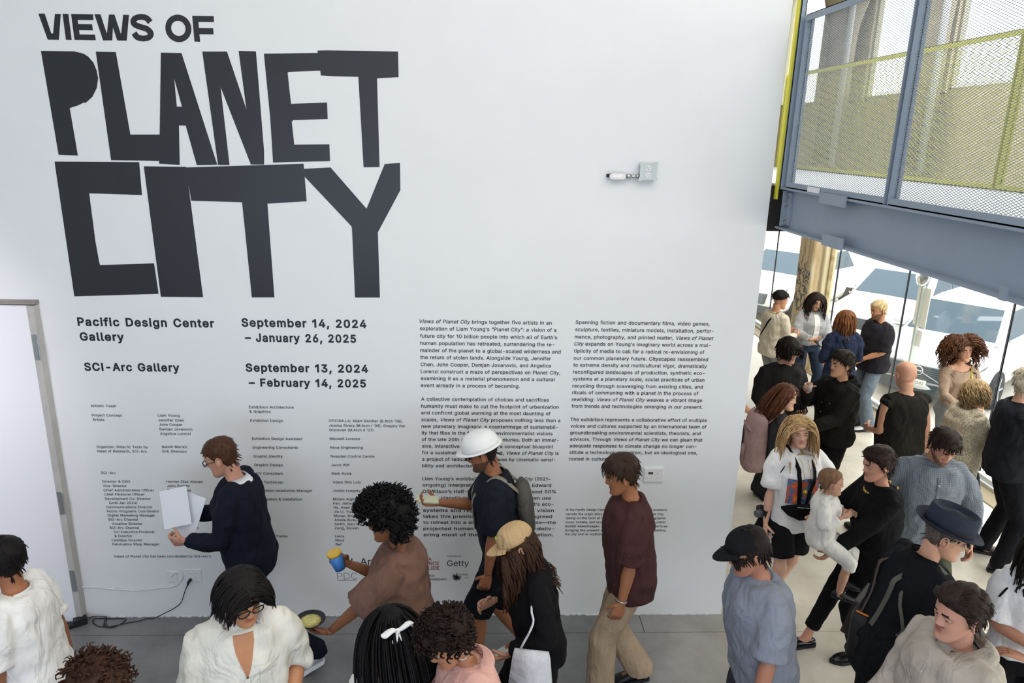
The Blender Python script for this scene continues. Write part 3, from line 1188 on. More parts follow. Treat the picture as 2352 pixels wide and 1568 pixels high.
def stad(hw, r, n=8):
    return [(hw + r * math.cos(a), r * math.sin(a)) for a in np.linspace(-math.pi / 2, math.pi / 2, n)] + \
           [(-hw + r * math.cos(a), r * math.sin(a)) for a in np.linspace(math.pi / 2, 3 * math.pi / 2, n)]


b.poly(stad(.035, .019), (0, 0, 0), (1, 0, 0), (0, 0, 1), (0, -1, 0), .04)
build('fitting_body', b, mat('dark_zinc', '5d6468', .4, metal=.6), lm)
b = B()
b.poly(stad(.035, .020), (0, -.04, 0), (1, 0, 0), (0, 0, 1), (0, -1, 0), .006)
build('cover', b, WHITEP, lm)
b = B()
b.poly(stad(.026, .008), (0, -.046, 0), (1, 0, 0), (0, 0, 1), (0, -1, 0), .004)
build('raised_panel', b, mat('lamp_lens', 'fbf6f2', .3), lm)
b = B()
b.cyl((-.055, -.022, .003), (-.072, -.022, .003), .012)
build('end_plug', b, BLACKP, lm)

# thermostat
x, z = wp(1500, 1088)
th = empty('thermostat', (x, 0, z), label='white wall thermostat with a small dark display', cat='thermostat')
b = B()
w_, h_ = .074, .058
b.rings([np.array([(sx_ * (w_ - e) + (0), y, sz_ * (h_ - e)) for sx_, sz_ in ((-1, -1), (1, -1), (1, 1), (-1, 1))]) for y, e in ((0, 0), (-.018, .001), (-.022, .005))])
build('case', b, WHITEP, th)
b = B()
b.box2((-.042, -.0235, .008), (-.006, -.0215, .026))
build('display', b, mat('lcd_dark', '4a4743', .3), th)
for i, (dx, dz) in enumerate(((.028, .022), (.028, .008), (.028, -.022), (-.045, -.022))):
    b = B()
    b.box2((dx - .004, -.025, dz - .0015), (dx + .004, -.022, dz + .0015))
    build('button', b, mat('button_grey', '9a9aa2', .5), th)

# outlets low on the wall
x, z = wp(397, 1324)
o1 = empty('wall_plate', (x, 0, z), label='white single wall plate with a cable coming out', cat='wall plate')
b = B()
b.rings([np.array([(sx_ * (.037 - e), y, sz_ * (.052 - e)) for sx_, sz_ in ((-1, -1), (1, -1), (1, 1), (-1, 1))]) for y, e in ((0, 0), (-.005, .001), (-.007, .004))])
build('plate', b, WHITEP, o1)
b = B()
for dx in (-.015, .003):
    b.box2((dx, -.009, -.043), (dx + .004, -.006, -.037))
build('screw_marks', b, mat('button_grey', '9a9aa2', .5), o1)
x, z = wp(445, 1320)
o2 = empty('wall_outlet', (x, 0, z), label='white four-socket wall outlet with a black plug in it', cat='outlet')
b = B()
b.rings([np.array([(sx_ * (.062 - e), y, sz_ * (.054 - e)) for sx_, sz_ in ((-1, -1), (1, -1), (1, 1), (-1, 1))]) for y, e in ((0, 0), (-.005, .001), (-.007, .004))])
build('plate', b, WHITEP, o2)
for dx in (-.022, .022):
    for dz in (.018, -.018):
        b = B()
        b.lathe([(.015, 0), (.015, .002), (0, .002)], 14, (dx, -.007, dz), frame((0, -1, 0)))
        f_ = build('socket_face', b, mat('socket_white', 'f2f2f2', .4), o2)
        b = B()
        for q in (-.006, .006):
            b.box2((dx + q - .001, -.0102, dz - .003), (dx + q + .001, -.009, dz + .004))
        b.box2((dx - .0015, -.0102, dz + .006), (dx + .0015, -.009, dz + .009))
        build('socket_slot', b, BLACKP, f_)


def wallpts(l, d=.008):
    out = []
    for (x, y) in l:
        X, Z = wp(x, y)
        out.append((X, -d, max(Z, .006)))
    return out


K7 = 6.72


def k7(l):
    return [(150 + a / K7, 1280 + c / K7) for a, c in l]


b = B()
b.tube(wallpts(k7([(225, 450), (430, 440), (700, 470), (1100, 495), (1400, 465), (1650, 440), (1750, 390), (1815, 300), (1810, 250), (1770, 215), (1700, 225), (1640, 290)])), .005, 8, smooth=5)
tag(build('white_cable', b, WHITEP, smooth=True), 'white cable running along the wall to the single plate', 'cable')
b = B()
X, Z = wp(*k7([(1945, 325)])[0])
b.tube([(X, -.01, Z), (X - .01, -.035, Z - .01), (X - .022, -.035, Z - .045)], [.012, .011, .005], 8)
pl_ = wallpts(k7([(1905, 395), (1875, 470), (1840, 580), (1800, 670), (1700, 750), (1560, 820), (1450, 875), (1380, 920), (1280, 965)]), .03)


def flo(l, z=.006):
    return [tuple(at(150 + a / K7, 1280 + c / K7, 2, z)) for a, c in l]


pts = pl_ + flo([(1150, 975), (900, 1020), (640, 1075), (590, 1040), (640, 900), (600, 1050)]) + flo([(760, 1070), (940, 950), (700, 945), (480, 940), (420, 980), (470, 1040), (570, 1070), (620, 1020)])
b.tube(pts, .0035, 6, smooth=4)
b.tube([p for p in flo([(700, 1075), (640, 1040), (635, 930)], .02)] + wallpts(k7([(590, 870), (470, 872), (380, 890)]), .03) + flo([(310, 925), (160, 925), (60, 970), (-10, 1010)], .01), .0035, 6, smooth=4)
tag(build('black_cable', b, BLACKP, smooth=True), 'black power cord hanging from the outlet and coiled on the floor', 'cord')
a_, c_ = at(185, 1428, 2, .02), at(112, 1450, 2, .02)
dd = nrmz(c_ - a_)
ps = empty('power_strip', tuple(a_ * [1, 1, 0]), label='black power strip on the floor at the foot of the door', cat='power strip')
R_ = frame(dd, (0, 0, 1))
b = B()
mid = (c_ - a_) / 2
b.box(mid * [1, 1, 0] + [0, 0, .016], (.03, .05, np.linalg.norm(c_ - a_)), R_)
build('strip_body', b, BLACKP, ps)
b = B()
b.box((0, 0, .03), (.05, .055, .09), R_)
build('plug_block', b, BLACKP, ps)

# ================================================================== CARS
GLS = mat('car_glass', '465a68', .35, spec=.25)
TYRE = mat('tyre', '24262a', .8)
ALLOY = mat('alloy', 'c7ccd0', .3, metal=.7)


def car(loc, ang, paint, low, label, plate=None, emblem=False):
    """front at local origin, body extends to +X"""
    c = empty('parked_car', loc, ang, label=label, cat='car')
    # lower body: stations x, half width, bottom, shoulder z
    st = [(.0, .62, .34, .70), (.06, .80, .26, .86), (.25, .90, .22, .97), (.8, .94, .22, 1.04), (1.25, .95, .22, 1.10), (2.2, .95, .22, 1.12),
          (3.4, .95, .22, 1.14), (4.2, .93, .26, 1.12), (4.5, .88, .32, 1.0), (4.6, .78, .40, .85)]
    rs = []
    for x, w, z0_, z1_ in st:
        r = []
        for u, v_ in ((-1, .25), (-.93, .0), (-.5, -.0), (0, 0), (.5, 0), (.93, 0), (1, .25), (1.0, .6), (.96, .88), (.82, .99), (.45, 1.04), (0, 1.06), (-.45, 1.04), (-.82, .99), (-.96, .88), (-1, .6)):
            r.append((x - (.10 * (1 - u * u) if x < .3 else 0) * 1.0, u * w, z0_ + (z1_ - z0_) * v_))
        rs.append(r)
    b = B()
    b.rings(rs)
    o = build('body', b, paint, c, smooth=True)
    md = o.modifiers.new('s', 'SUBSURF')
    md.levels = md.render_levels = 1
    # greenhouse
    gh = [(1.05, .80, 1.08, 1.09), (1.75, .72, 1.1, 1.60), (2.1, .68, 1.1, 1.68), (3.4, .68, 1.12, 1.68), (4.0, .70, 1.1, 1.55), (4.45, .78, 1.06, 1.08)]
    rs = []
    for x, w, z0_, z1_ in gh:
        wb = .86
        rs.append([(x, -wb, z0_ - .02), (x, -w, z1_ - .07 * (z1_ > 1.3)), (x, -w * .85, z1_), (x, 0, z1_ + .015), (x, w * .85, z1_), (x, w, z1_ - .07 * (z1_ > 1.3)), (x, wb, z0_ - .02)])
    b = B()
    b.rings(rs)
    build('roof', b, paint, c, smooth=False)
    b = B()      # windscreen and side windows proud of the cabin
    b.add([(1.08, -.74, 1.13), (1.08, .74, 1.13), (1.71, .62, 1.60), (1.71, -.62, 1.60), (1.10, -.74, 1.12), (1.10, .74, 1.12), (1.73, .62, 1.58), (1.73, -.62, 1.58)],
          [(0, 1, 2, 3), (4, 7, 6, 5), (0, 4, 5, 1), (1, 5, 6, 2), (2, 6, 7, 3), (3, 7, 4, 0)])
    build('windscreen', b, GLS, c)
    for sy_ in (-1, 1):
        for (xa, xb, xc, xd) in ((1.35, 2.55, 2.55, 1.95), (2.62, 3.95, 3.75, 2.62)):
            b = B()
            yb_, yt_ = .865 * sy_, .715 * sy_
            v = [(xa, yb_, 1.13), (xb, yb_, 1.13), (xc, yt_, 1.56), (xd, yt_, 1.56)]
            v2 = [(p[0], p[1] - .02 * sy_, p[2]) for p in v]
            b.add(v + v2, [(0, 1, 2, 3), (4, 7, 6, 5), (0, 4, 5, 1), (1, 5, 6, 2), (2, 6, 7, 3), (3, 7, 4, 0)])
            build('side_window', b, GLS, c)
        b = B()
        b.ball((1.45, 1.04 * sy_, 1.16), (.06, .12, .08), 10)
        b.box2((1.42, min(.86 * sy_, 1.0 * sy_), 1.10), (1.48, max(.86 * sy_, 1.0 * sy_), 1.14))
        build('side_mirror', b, paint, c, smooth=True)
        b = B()
        b.add([(.0, .50 * sy_, .74), (.02, .84 * sy_, .78), (.34, .93 * sy_, .92), (.22, .60 * sy_, .90), (.1, .50 * sy_, .70), (.1, .80 * sy_, .70), (.34, .88 * sy_, .80), (.25, .60 * sy_, .80)],
              [(0, 1, 2, 3), (4, 7, 6, 5), (0, 4, 5, 1), (1, 5, 6, 2), (2, 6, 7, 3), (3, 7, 4, 0)])
        build('headlight', b, mat('headlight', 'aab4bb', .1, metal=.4), c)
        for x in (.88, 3.75):
            w = B()
            w.lathe([(.20, -.1), (.33, -.1), (.345, -.06), (.345, .06), (.33, .1), (.20, .1)], 24, (x, .88 * sy_, .345), frame((0, sy_, 0)))
            o = build('wheel', w, TYRE, c, smooth=True)
            w = B()
            w.lathe([(.0, .09), (.05, .1), (.06, .07), (.2, .085), (.22, .10), (.23, .06)], 24, (x, .88 * sy_, .345), frame((0, sy_, 0)))
            for k in range(5):
                a = k * 2 * math.pi / 5
                w.box((x + .12 * math.cos(a), .98 * sy_, .345 + .12 * math.sin(a)), (.2, .02, .035), roty(-a))
            build('rim', w, ALLOY, o)
    b = B()
    b.rings([[(x, y, z) for y, z in ((-.5, .48), (.5, .48), (.56, .74), (-.56, .74))] for x in (-.115, .02)])
    build('grille', b, low, c)
    b = B()
    b.rings([[(x, y, z) for y, z in ((-.72, .24), (.72, .24), (.80, .42), (-.80, .42))] for x in (-.06, .12)])
    build('bumper', b, low, c)
    for k in range(6):
        b = B()
        b.box2((-.125, -.5, .51 + .036 * k), (-.113, .5, .525 + .036 * k))
        build('grille_bar', b, mat('grille_bar', '59636b', .4, metal=.3), c)
    if emblem:
        b = B()
        n = 24
        rs = []
        for k in range(n + 1):
            a = 2 * math.pi * k / n
            rs.append((-.135, .075 * math.cos(a), .66 + .075 * math.sin(a)))
        b.tube(rs, .011, 6)
        b.tube([(-.13, -.35, .52), (-.13, .33, .80)], .008, 6)
        b.box2((-.14, -.06, .648), (-.13, .06, .672))
        build('emblem', b, ALLOY, c, smooth=True)
    b = B()
    b.box2((-.135, -.155, .40), (-.115, .155, .50))
    o = build('licence_plate', b, WHITEP, c)
    if plate:
        v, f = small_text(plate, .25, .01)
        b = B()
        b.add(np.stack([np.full(len(v), -.137), .125 - v[:, 0], .42 + v[:, 1]], 1), f)
        build('plate_characters', b, mat('plate_ink', '6a6f78', .6), o, fix=False)
    return c


SILV = mat('car_paint_white', 'e3e6ea', .25, coat=.5)
LOWD = mat('lower_trim', '3c4850', .5)
ANG = math.atan2(.62, .78)
car((7.75, 6.9, G), ANG, SILV, LOWD, 'white SUV with round emblem parked nose-in to the glass', 'A63282', True)
car((8.45, 10.3, G), ANG, mat('car_paint_white2', 'eceef0', .25, coat=.5), LOWD, 'white car with grey grille parked behind the blond man')
car((6.9, 13.2, G), ANG, mat('car_paint_white3', 'e9ecee', .25, coat=.5), LOWD, 'white car glimpsed through the glass left of the column')
p = at(2098, 790, 0, 6.6)
pole = empty('sign_post', (6.6, p[1], G + .35), label='perforated steel sign post outside the glass, with white panels', cat='sign post')
b = B()
b.box2((-.022, -.022, 0), (.022, .022, 2.4))
build('pole', b, mat('galv_post', 'b8bfba', .5, metal=.3), pole)
b = B()
for k in range(60):
    b.box2((-.024, -.005, .3 + k * .035), (-.0215, .005, .31 + k * .035))
build('hole_row', b, mat('hole_dark', '6d736f', .8), pole, kind='stuff')
b = B()
b.box2((.02, -.17, 1.45), (.03, .15, 2.05))
b.box2((.02, -.13, 1.15), (.03, .10, 1.40))
build('sign_panel', b, mat('sign_back', 'e8e3d8', .6), pole)
b = B()
b.lathe([(.0, 0), (.16, .0), (.17, .02), (.12, .05), (0, .07)], 24, (-.03, 0, 2.22), frame((-1, 0, 0)))
build('round_mirror', b, mat('mirror_chrome', 'cfd4d8', .12, metal=1.0, noise_amt=.3, nscale=14), pole, smooth=True)
# ================================================================== PEOPLE
JOBS = []
HZ = np.array([-.115, -.106, -.085, -.06, -.03, 0, .03, .06, .085, .105, .118, .123])
HW = np.array([.022, .036, .050, .059, .066, .0715, .0745, .0750, .069, .053, .033, .010])
HF = np.array([.078, .089, .092, .088, .088, .0885, .0925, .090, .078, .055, .030, .006])
HB = np.array([.030, .010, -.020, -.050, -.078, -.092, -.101, -.102, -.093, -.072, -.045, -.014])


def smooth_interp(z, T):
    i = np.clip(np.searchsorted(HZ, z) - 1, 0, len(HZ) - 2)
    t = np.clip((z - HZ[i]) / (HZ[i + 1] - HZ[i]), 0, 1)
    m = np.gradient(T, HZ)
    h = HZ[i + 1] - HZ[i]
    return ((2 * t ** 3 - 3 * t ** 2 + 1) * T[i] + (t ** 3 - 2 * t ** 2 + t) * h * m[i]
            + (-2 * t ** 3 + 3 * t ** 2) * T[i + 1] + (t ** 3 - t ** 2) * h * m[i + 1])


def head_pt(z, a, fem=0):
    """a = 0 front (+Y), pi/2 = +X"""
    w, f, bk = smooth_interp(z, HW), smooth_interp(z, HF), smooth_interp(z, HB)
    if fem:
        w = w * np.where(z < -.03, .93, .97)
    yc, ry = (f + bk) / 2, (f - bk) / 2
    ca, sa = np.cos(a), np.sin(a)
    e = 2.25
    r = (np.abs(ca) ** e + np.abs(sa) ** e) ** (-1 / e)
    return np.stack([w * sa * r, yc + ry * ca * r, z + 0 * a], -1)


def gs(x, s):
    return np.exp(-(x / s) ** 2)


NA, NR = 56, 44
ANG_ = np.concatenate([np.linspace(-math.pi, -1.1, 13)[:-1], np.linspace(-1.1, 1.1, 33), np.linspace(1.1, math.pi, 13)[1:-1]])
NA = len(ANG_)
ZR = np.concatenate([np.linspace(-.115, .06, 36), np.linspace(.06, .123, 12)[1:]])


def head_geo(fem=0, mouth_open=0, nose=1.0, stubble=0, lips=1.0):
    rs, mi = [], []
    for z in ZR:
        p = head_pt(np.full(NA, z), ANG_, fem)
        x, y = p[:, 0], p[:, 1]
        fr = np.clip(np.cos(ANG_), 0, 1)
        d = np.zeros(NA)
        nz = np.interp(z, [-.036, -.03, -.022, -.008, .02, .034], [0, .55, 1, .72, .25, 0])
        d += nose * .024 * nz * gs(x, .0115 + .006 * max(0, (-z - .005) / .03))
        d += nose * .007 * gs(np.abs(x) - .014, .006) * gs(z + .024, .008)
        d -= .0125 * gs(np.abs(x) - .031, .0145) * gs(z - .008, .0125)
        d += .006 * gs(np.abs(x) - .028, .022) * gs(z - .029, .008)
        d += .005 * gs(np.abs(x) - .040, .018) * gs(z + .022, .018)
        d += .0055 * gs(x, .020) * gs(z + .048, .0045) + .0065 * gs(x, .017) * gs(z + .061, .0055)
        d -= .004 * gs(x, .022) * gs(z + .0545, .0028)
        d -= .003 * gs(x, .018) * gs(z + .073, .006)
        d += .006 * gs(x, .020) * gs(z + .095, .013)
        p[:, 1] += d * (fr > .05)
        rs.append(p)
        k = []
        for j in range(NA):
            xm, ca = x[j], fr[j]
            m = 0
            if ca > .3:
                if abs(xm) < .023 - abs(z + .055) * .7 and -.067 < z < -.0445:
                    m = 1
                if .0235 < z < .0300 and .013 < abs(xm) < .042:
                    m = 2
            if stubble and m == 0 and ca > -.05:
                ax = abs(xm)
                if stubble >= 1 and ((-.0445 < z < -.034 and ax < .03)):
                    m = 5
                if stubble >= 2 and (z < -.066 or (z < -.035 and (ax > .048 or (ax > .03 and z < -.05)))):
                    m = 5
            k.append(m)
        mi.append(k)
    b = B()
    n = NA
    v = np.concatenate(rs + [[[0, .05, -.117]], [[0, -.005, .1245]]])
    f, m = [], []
    for i in range(len(rs) - 1):
        for j in range(n):
            a, c = i * n + j, i * n + (j + 1) % n
            f.append((a, a + n, c + n, c))
            m.append(mi[i][j])
    k = len(rs)
    for j in range(n):
        f.append((k * n, j, (j + 1) % n))
        m.append(0)
        f.append((k * n + 1, (k - 1) * n + (j + 1) % n, (k - 1) * n + j))
        m.append(0)
    b.v.append(v)
    b.f, b.m, b.n = f, m, len(v)
    for sx_ in (-1, 1):          # eyes with lids
        c = np.array([.031 * sx_, .0735, .008])
        b.ball(c - [0, .0012, 0], .0120, 10, 3)
        b.ball(c + [.0, .0080, -.001], (.0062, .0040, .0060), 8, 4)
        lid = [c + [(.0155 * math.sin(t)), .0100 * math.cos(t) + .001, .0042 + .002 * math.cos(t)] for t in np.linspace(-1.25, 1.25, 7)]
        b.tube(lid, [.0015, .0036, .0046, .0050, .0046, .0036, .0015], 6, m=0)
        lid = [c + [(.0150 * math.sin(t)), .0098 * math.cos(t), -.0072 - .001 * math.cos(t)] for t in np.linspace(-1.25, 1.25, 7)]
        b.tube(lid, [.001, .0025, .003, .003, .003, .0025, .001], 6, m=0)
        # ear
        e = np.array([.0800 * sx_, -.008, -.002])
        Re = rotz(-.35 * sx_)
        b.ball(e, (.008, .018, .031), 12, 0, Re)
        rim = [e + Re @ np.array([.008 * sx_, .016 * math.cos(t) - .002, .030 * math.sin(t)]) for t in np.linspace(-1.2, 3.9, 12)]
        b.tube(rim, .0042, 6, m=0)
    return b


HEADS = {}


def hairline(a, style):
    aa = abs(a)
    base = np.interp(aa, [0, .5, .85, 1.15, 1.42, 1.62, 1.8, 2.2, math.pi], [.070, .070, .060, .045, -.005, .012, -.02, -.055, -.075])
    if style.get('fringe'):
        base = np.interp(aa, [0, .6, 1.0, 1.3, 1.62, 1.8, 2.2, math.pi], [.048, .046, .030, -.01, -.02, -.04, -.06, -.08])
    if style.get('long'):
        base = np.interp(aa, [0, .4, .8, 1.1, 1.4, 1.7, 2.2, math.pi], [.078, .072, .056, .036, .0, -.05, -.08, -.085])
    if style.get('recede'):
        base = np.interp(aa, [0, .5, .9, 1.3, 1.62, 2.2, math.pi], [.100, .098, .075, .02, .012, -.055, -.075])
    if style.get('fade'):
        base = np.interp(aa, [0, .5, .85, 1.2, 1.6, 2.2, math.pi], [.068, .068, .060, .046, .024, .010, .0])
    return base


def hair_geo(st, fem, seed, headR, body_clear):
    """hair in head-local space; headR used to know which way is down. returns B (head local)"""
    r = random.Random(seed)
    b = B()
    t0 = st.get('t', .012)
    lump = st.get('lump', .4)
    nz_ = 26
    zs = np.concatenate([np.linspace(-.10, .06, 16), np.linspace(.06, .1235, 10)[1:]])
    rows = []
    for z in zs:
        row = []
        for a in np.linspace(-math.pi, math.pi, 49)[:-1]:
            p = head_pt(np.array([z]), np.array([a]), fem)[0]
            c = np.array([0, -.008, .012])
            n = nrmz(p - c)
            hl = hairline(a, st)
            s = max(0, min(1, (z - hl) / .026 + .45))
            thick = t0 * (1 + st.get('top', 0) * max(0, z) / .12 + st.get('back', 0) * max(0, -math.cos(a)) + st.get('front', 0) * max(0, math.cos(a)) * (z > .03))
            w = noise.noise(Vector(p * (28 if not st.get('curly') else 45)) + Vector((seed, 0, 0)))
            p = p + n * ((thick * (1 + lump * w) + .002) * s - .014 * (1 - s))
            row.append(p)
        rows.append(row)
    b.rings(rows, cap=True)
    kind = st['kind']
    down = headR.T @ np.array([0, 0, -1.0])

    def lock(p, d, L, rad, steps, grav, wav, freq, flat=1.0, out=0.0):
        pts = [np.array(p)]
        d = nrmz(d)
        ph = r.random() * 6.28
        for i in range(steps):
            st_ = L / steps
            q = pts[-1] + d * st_
            q[1] -= st.get('pull', 0) * (q[2] < .08)
            e = q / np.array([.083 + out, .108 + out, .125 + out]) - np.array([0, -.05, 0])
            el = np.linalg.norm(e)
            if el < 1 and (q[2] > -.07):
                q = q + (e / (el + 1e-6)) * (1 - el) * .08
            if st.get('fringe') and q[1] > .03 and abs(q[0]) < .062 and q[2] < .020:
                q = pts[-1] + (q - pts[-1]) * .02
            if not st.get('fringe') and q[1] > .015 and q[2] < .062 and kind != 'afro':
                lim = .074 if q[2] < .035 else .058
                if abs(q[0]) < lim:
                    q[0] = lim * (1 if pts[0][0] > st.get('px', 0) else -1)
            q = body_clear(q)
            d = nrmz(nrmz(q - pts[-1]) * (1 - grav) + down * grav)
            pts.append(q)
        pts = np.array(pts)
        k = np.linspace(0, 1, len(pts))
        if wav:
            s1 = nrmz(np.cross(d, [.3, .9, .1]))
            s2 = nrmz(np.cross(d, s1))
            pts = pts + np.outer(np.sin(k * freq + ph) * wav * np.minimum(1, k * 3), s1) + np.outer(np.cos(k * freq + ph) * wav * np.minimum(1, k * 3), s2)
        rr = rad * (1 - .75 * k ** 2.2)
        b.tube(pts, np.stack([rr, rr * flat], 1), 4)

    kind = st['kind']
    N = st.get('n', 150)
    L0 = st.get('L', .04)
    for i in range(N):
        a = r.uniform(-math.pi, math.pi)
        hl = float(hairline(a, st))
        if kind in ('long', 'bob'):
            z = r.uniform(max(hl, -.04), .122) if r.random() < .75 else r.uniform(max(-.08, hl), .05)
        else:
            z = hl + (.1225 - hl) * (1 - r.random() ** 1.6) if r.random() < .6 else r.uniform(hl, .1225)
        z = min(st.get('zmax', .1225), max(-.09, z))
        p = head_pt(np.array([z]), np.array([a]), fem)[0]
        n = nrmz(p - np.array([0, -.008, .012]))
        th = t0 * (1 + st.get('top', 0) * max(0, z) / .12 + st.get('back', 0) * max(0, -math.cos(a)))
        p = p + n * th * .75
        ca_ = math.cos(a)
        tang = nrmz(np.cross(n, [0, 0, 1]) * r.uniform(-1, 1) * .4 + np.array([0, st.get('fwd', -.4) * max(0, min(1, ca_ + .5)), -.35 - .6 * max(0, -ca_)]))
        tang = nrmz(tang - n * (tang @ n))
        if kind == 'short':
            lock(p, tang * .9 + n * st.get('lift', .12), L0 * r.uniform(.5, 1.0), st.get('r', .0055), 4, .10, 0, 0, .7)
        elif kind == 'curly':
            lock(p, tang * .5 + n * .8, L0 * r.uniform(.6, 1.3), st.get('r', .006), 7, .18, st.get('wav', .008), 9, .8)
        elif kind == 'afro':
            lock(p, n + np.array([r.uniform(-.4, .4) for _ in range(3)]), L0 * r.uniform(.7, 1.1), st.get('r', .007), 6, .04, .008, 12, .8, out=.0)
        elif kind == 'bigcurl':
            side = np.array([1.0 if p[0] > 0 else -1.0, -.2, -.15])
            lock(p, n * .9 + side * .65, L0 * r.uniform(.6, 1.15), st.get('r', .007), 9, .27, .011, 20, .8, out=.03)
        else:
            sd = 1 if p[0] > 0 else -1
            if st.get('part') and z > .05:
                tang = nrmz(np.array([sd * 1.0, -.15, -.2]))
            else:
                tang = nrmz(np.array([sd * .5 * max(0, math.cos(a)) + p[0] * 1.5, -.45 if a * a < 1.5 else -.1, -1.0]))
            tang = nrmz(tang - n * (tang @ n) * .9)
            lock(p, tang + n * .12, L0 * r.uniform(.75, 1.1) + max(0, z) * .9, st.get('r', .009), 12, st.get('grav', .30), st.get('wav', .004), st.get('freq', 8), .7, out=st.get('out', 0))
    return b


def ik(S_, T_, a, b_, hint):
    d = T_ - S_
    L = np.linalg.norm(d)
    L2 = min(L, (a + b_) * .999)
    u = d / (L + 1e-9)
    T2 = S_ + u * L2
    x = (a * a - b_ * b_ + L2 * L2) / (2 * L2)
    h = math.sqrt(max(0, a * a - x * x))
    hn = np.array(hint, float)
    hn = nrmz(hn - u * (hn @ u))
    return S_ + u * x + hn * h, T2


def hand_geo(b, Wp, d, n, side, s, curl, m=0, spread=0.0):
    """d finger dir, n palm normal, side +1 right"""
    d, n = nrmz(d), np.array(n, float)
    n = nrmz(n - d * (n @ d))
    t = np.cross(d, n) * side
    rs = []
    for k, (l, w, h) in enumerate(((-.015, .024, .019), (.0, .027, .019), (.03, .037, .017), (.065, .042, .015), (.088, .040, .012), (.094, .034, .008))):
        a = np.arange(12) * 2 * math.pi / 12
        rs.append(Wp + d * l * s + np.outer(np.cos(a) * w * s, t) + np.outer(np.sin(a) * h * s, n))
    b.rings(rs, True, m)
    for k, (off, ln) in enumerate(((.031, .072), (.0105, .080), (-.0105, .074), (-.030, .058))):
        p = Wp + d * .085 * s + t * off * s
        pts = [p - d * .02 * s, p]
        th = 0
        dd = nrmz(d + t * spread * off * 8)
        for q, c in enumerate((.55, .9, .7)):
            th += curl * c * 1.35 + .06
            pts.append(pts[-1] + (dd * math.cos(th) + n * math.sin(th)) * ln * s * (.44, .32, .26)[q])
        b.tube(pts, np.array([.0095, .0098, .0088, .0078, .0058]) * s, 8, m=m, smooth=2)
    p = Wp + d * .02 * s + t * .024 * s
    u = nrmz(t * .75 + d * .65 + n * (.25 + .4 * curl))
    u2 = nrmz(t * .25 + d * .85 + n * (.3 + .9 * curl))
    b.tube([p - u * .01 * s, p + u * .03 * s, p + u * .036 * s + u2 * .030 * s, p + u * .036 * s + u2 * .055 * s], np.array([.013, .0125, .0098, .007]) * s, 8, m=m, smooth=2)


BZ = [.80, .86, .93, 1.02, 1.10, 1.20, 1.30, 1.38, 1.43, 1.46]
BX = {'m': [.10, .150, .168, .155, .145, .158, .175, .172, .135, .07], 'f': [.10, .158, .176, .150, .130, .140, .155, .152, .120, .06]}
BY = {'m': [.07, .105, .118, .108, .102, .110, .120, .108, .080, .058], 'f': [.07, .108, .120, .102, .092, .102, .112, .098, .074, .052]}
BYC = [.0, -.008, -.012, -.002, .004, .006, .004, -.006, -.012, -.014]


class P:
    pass


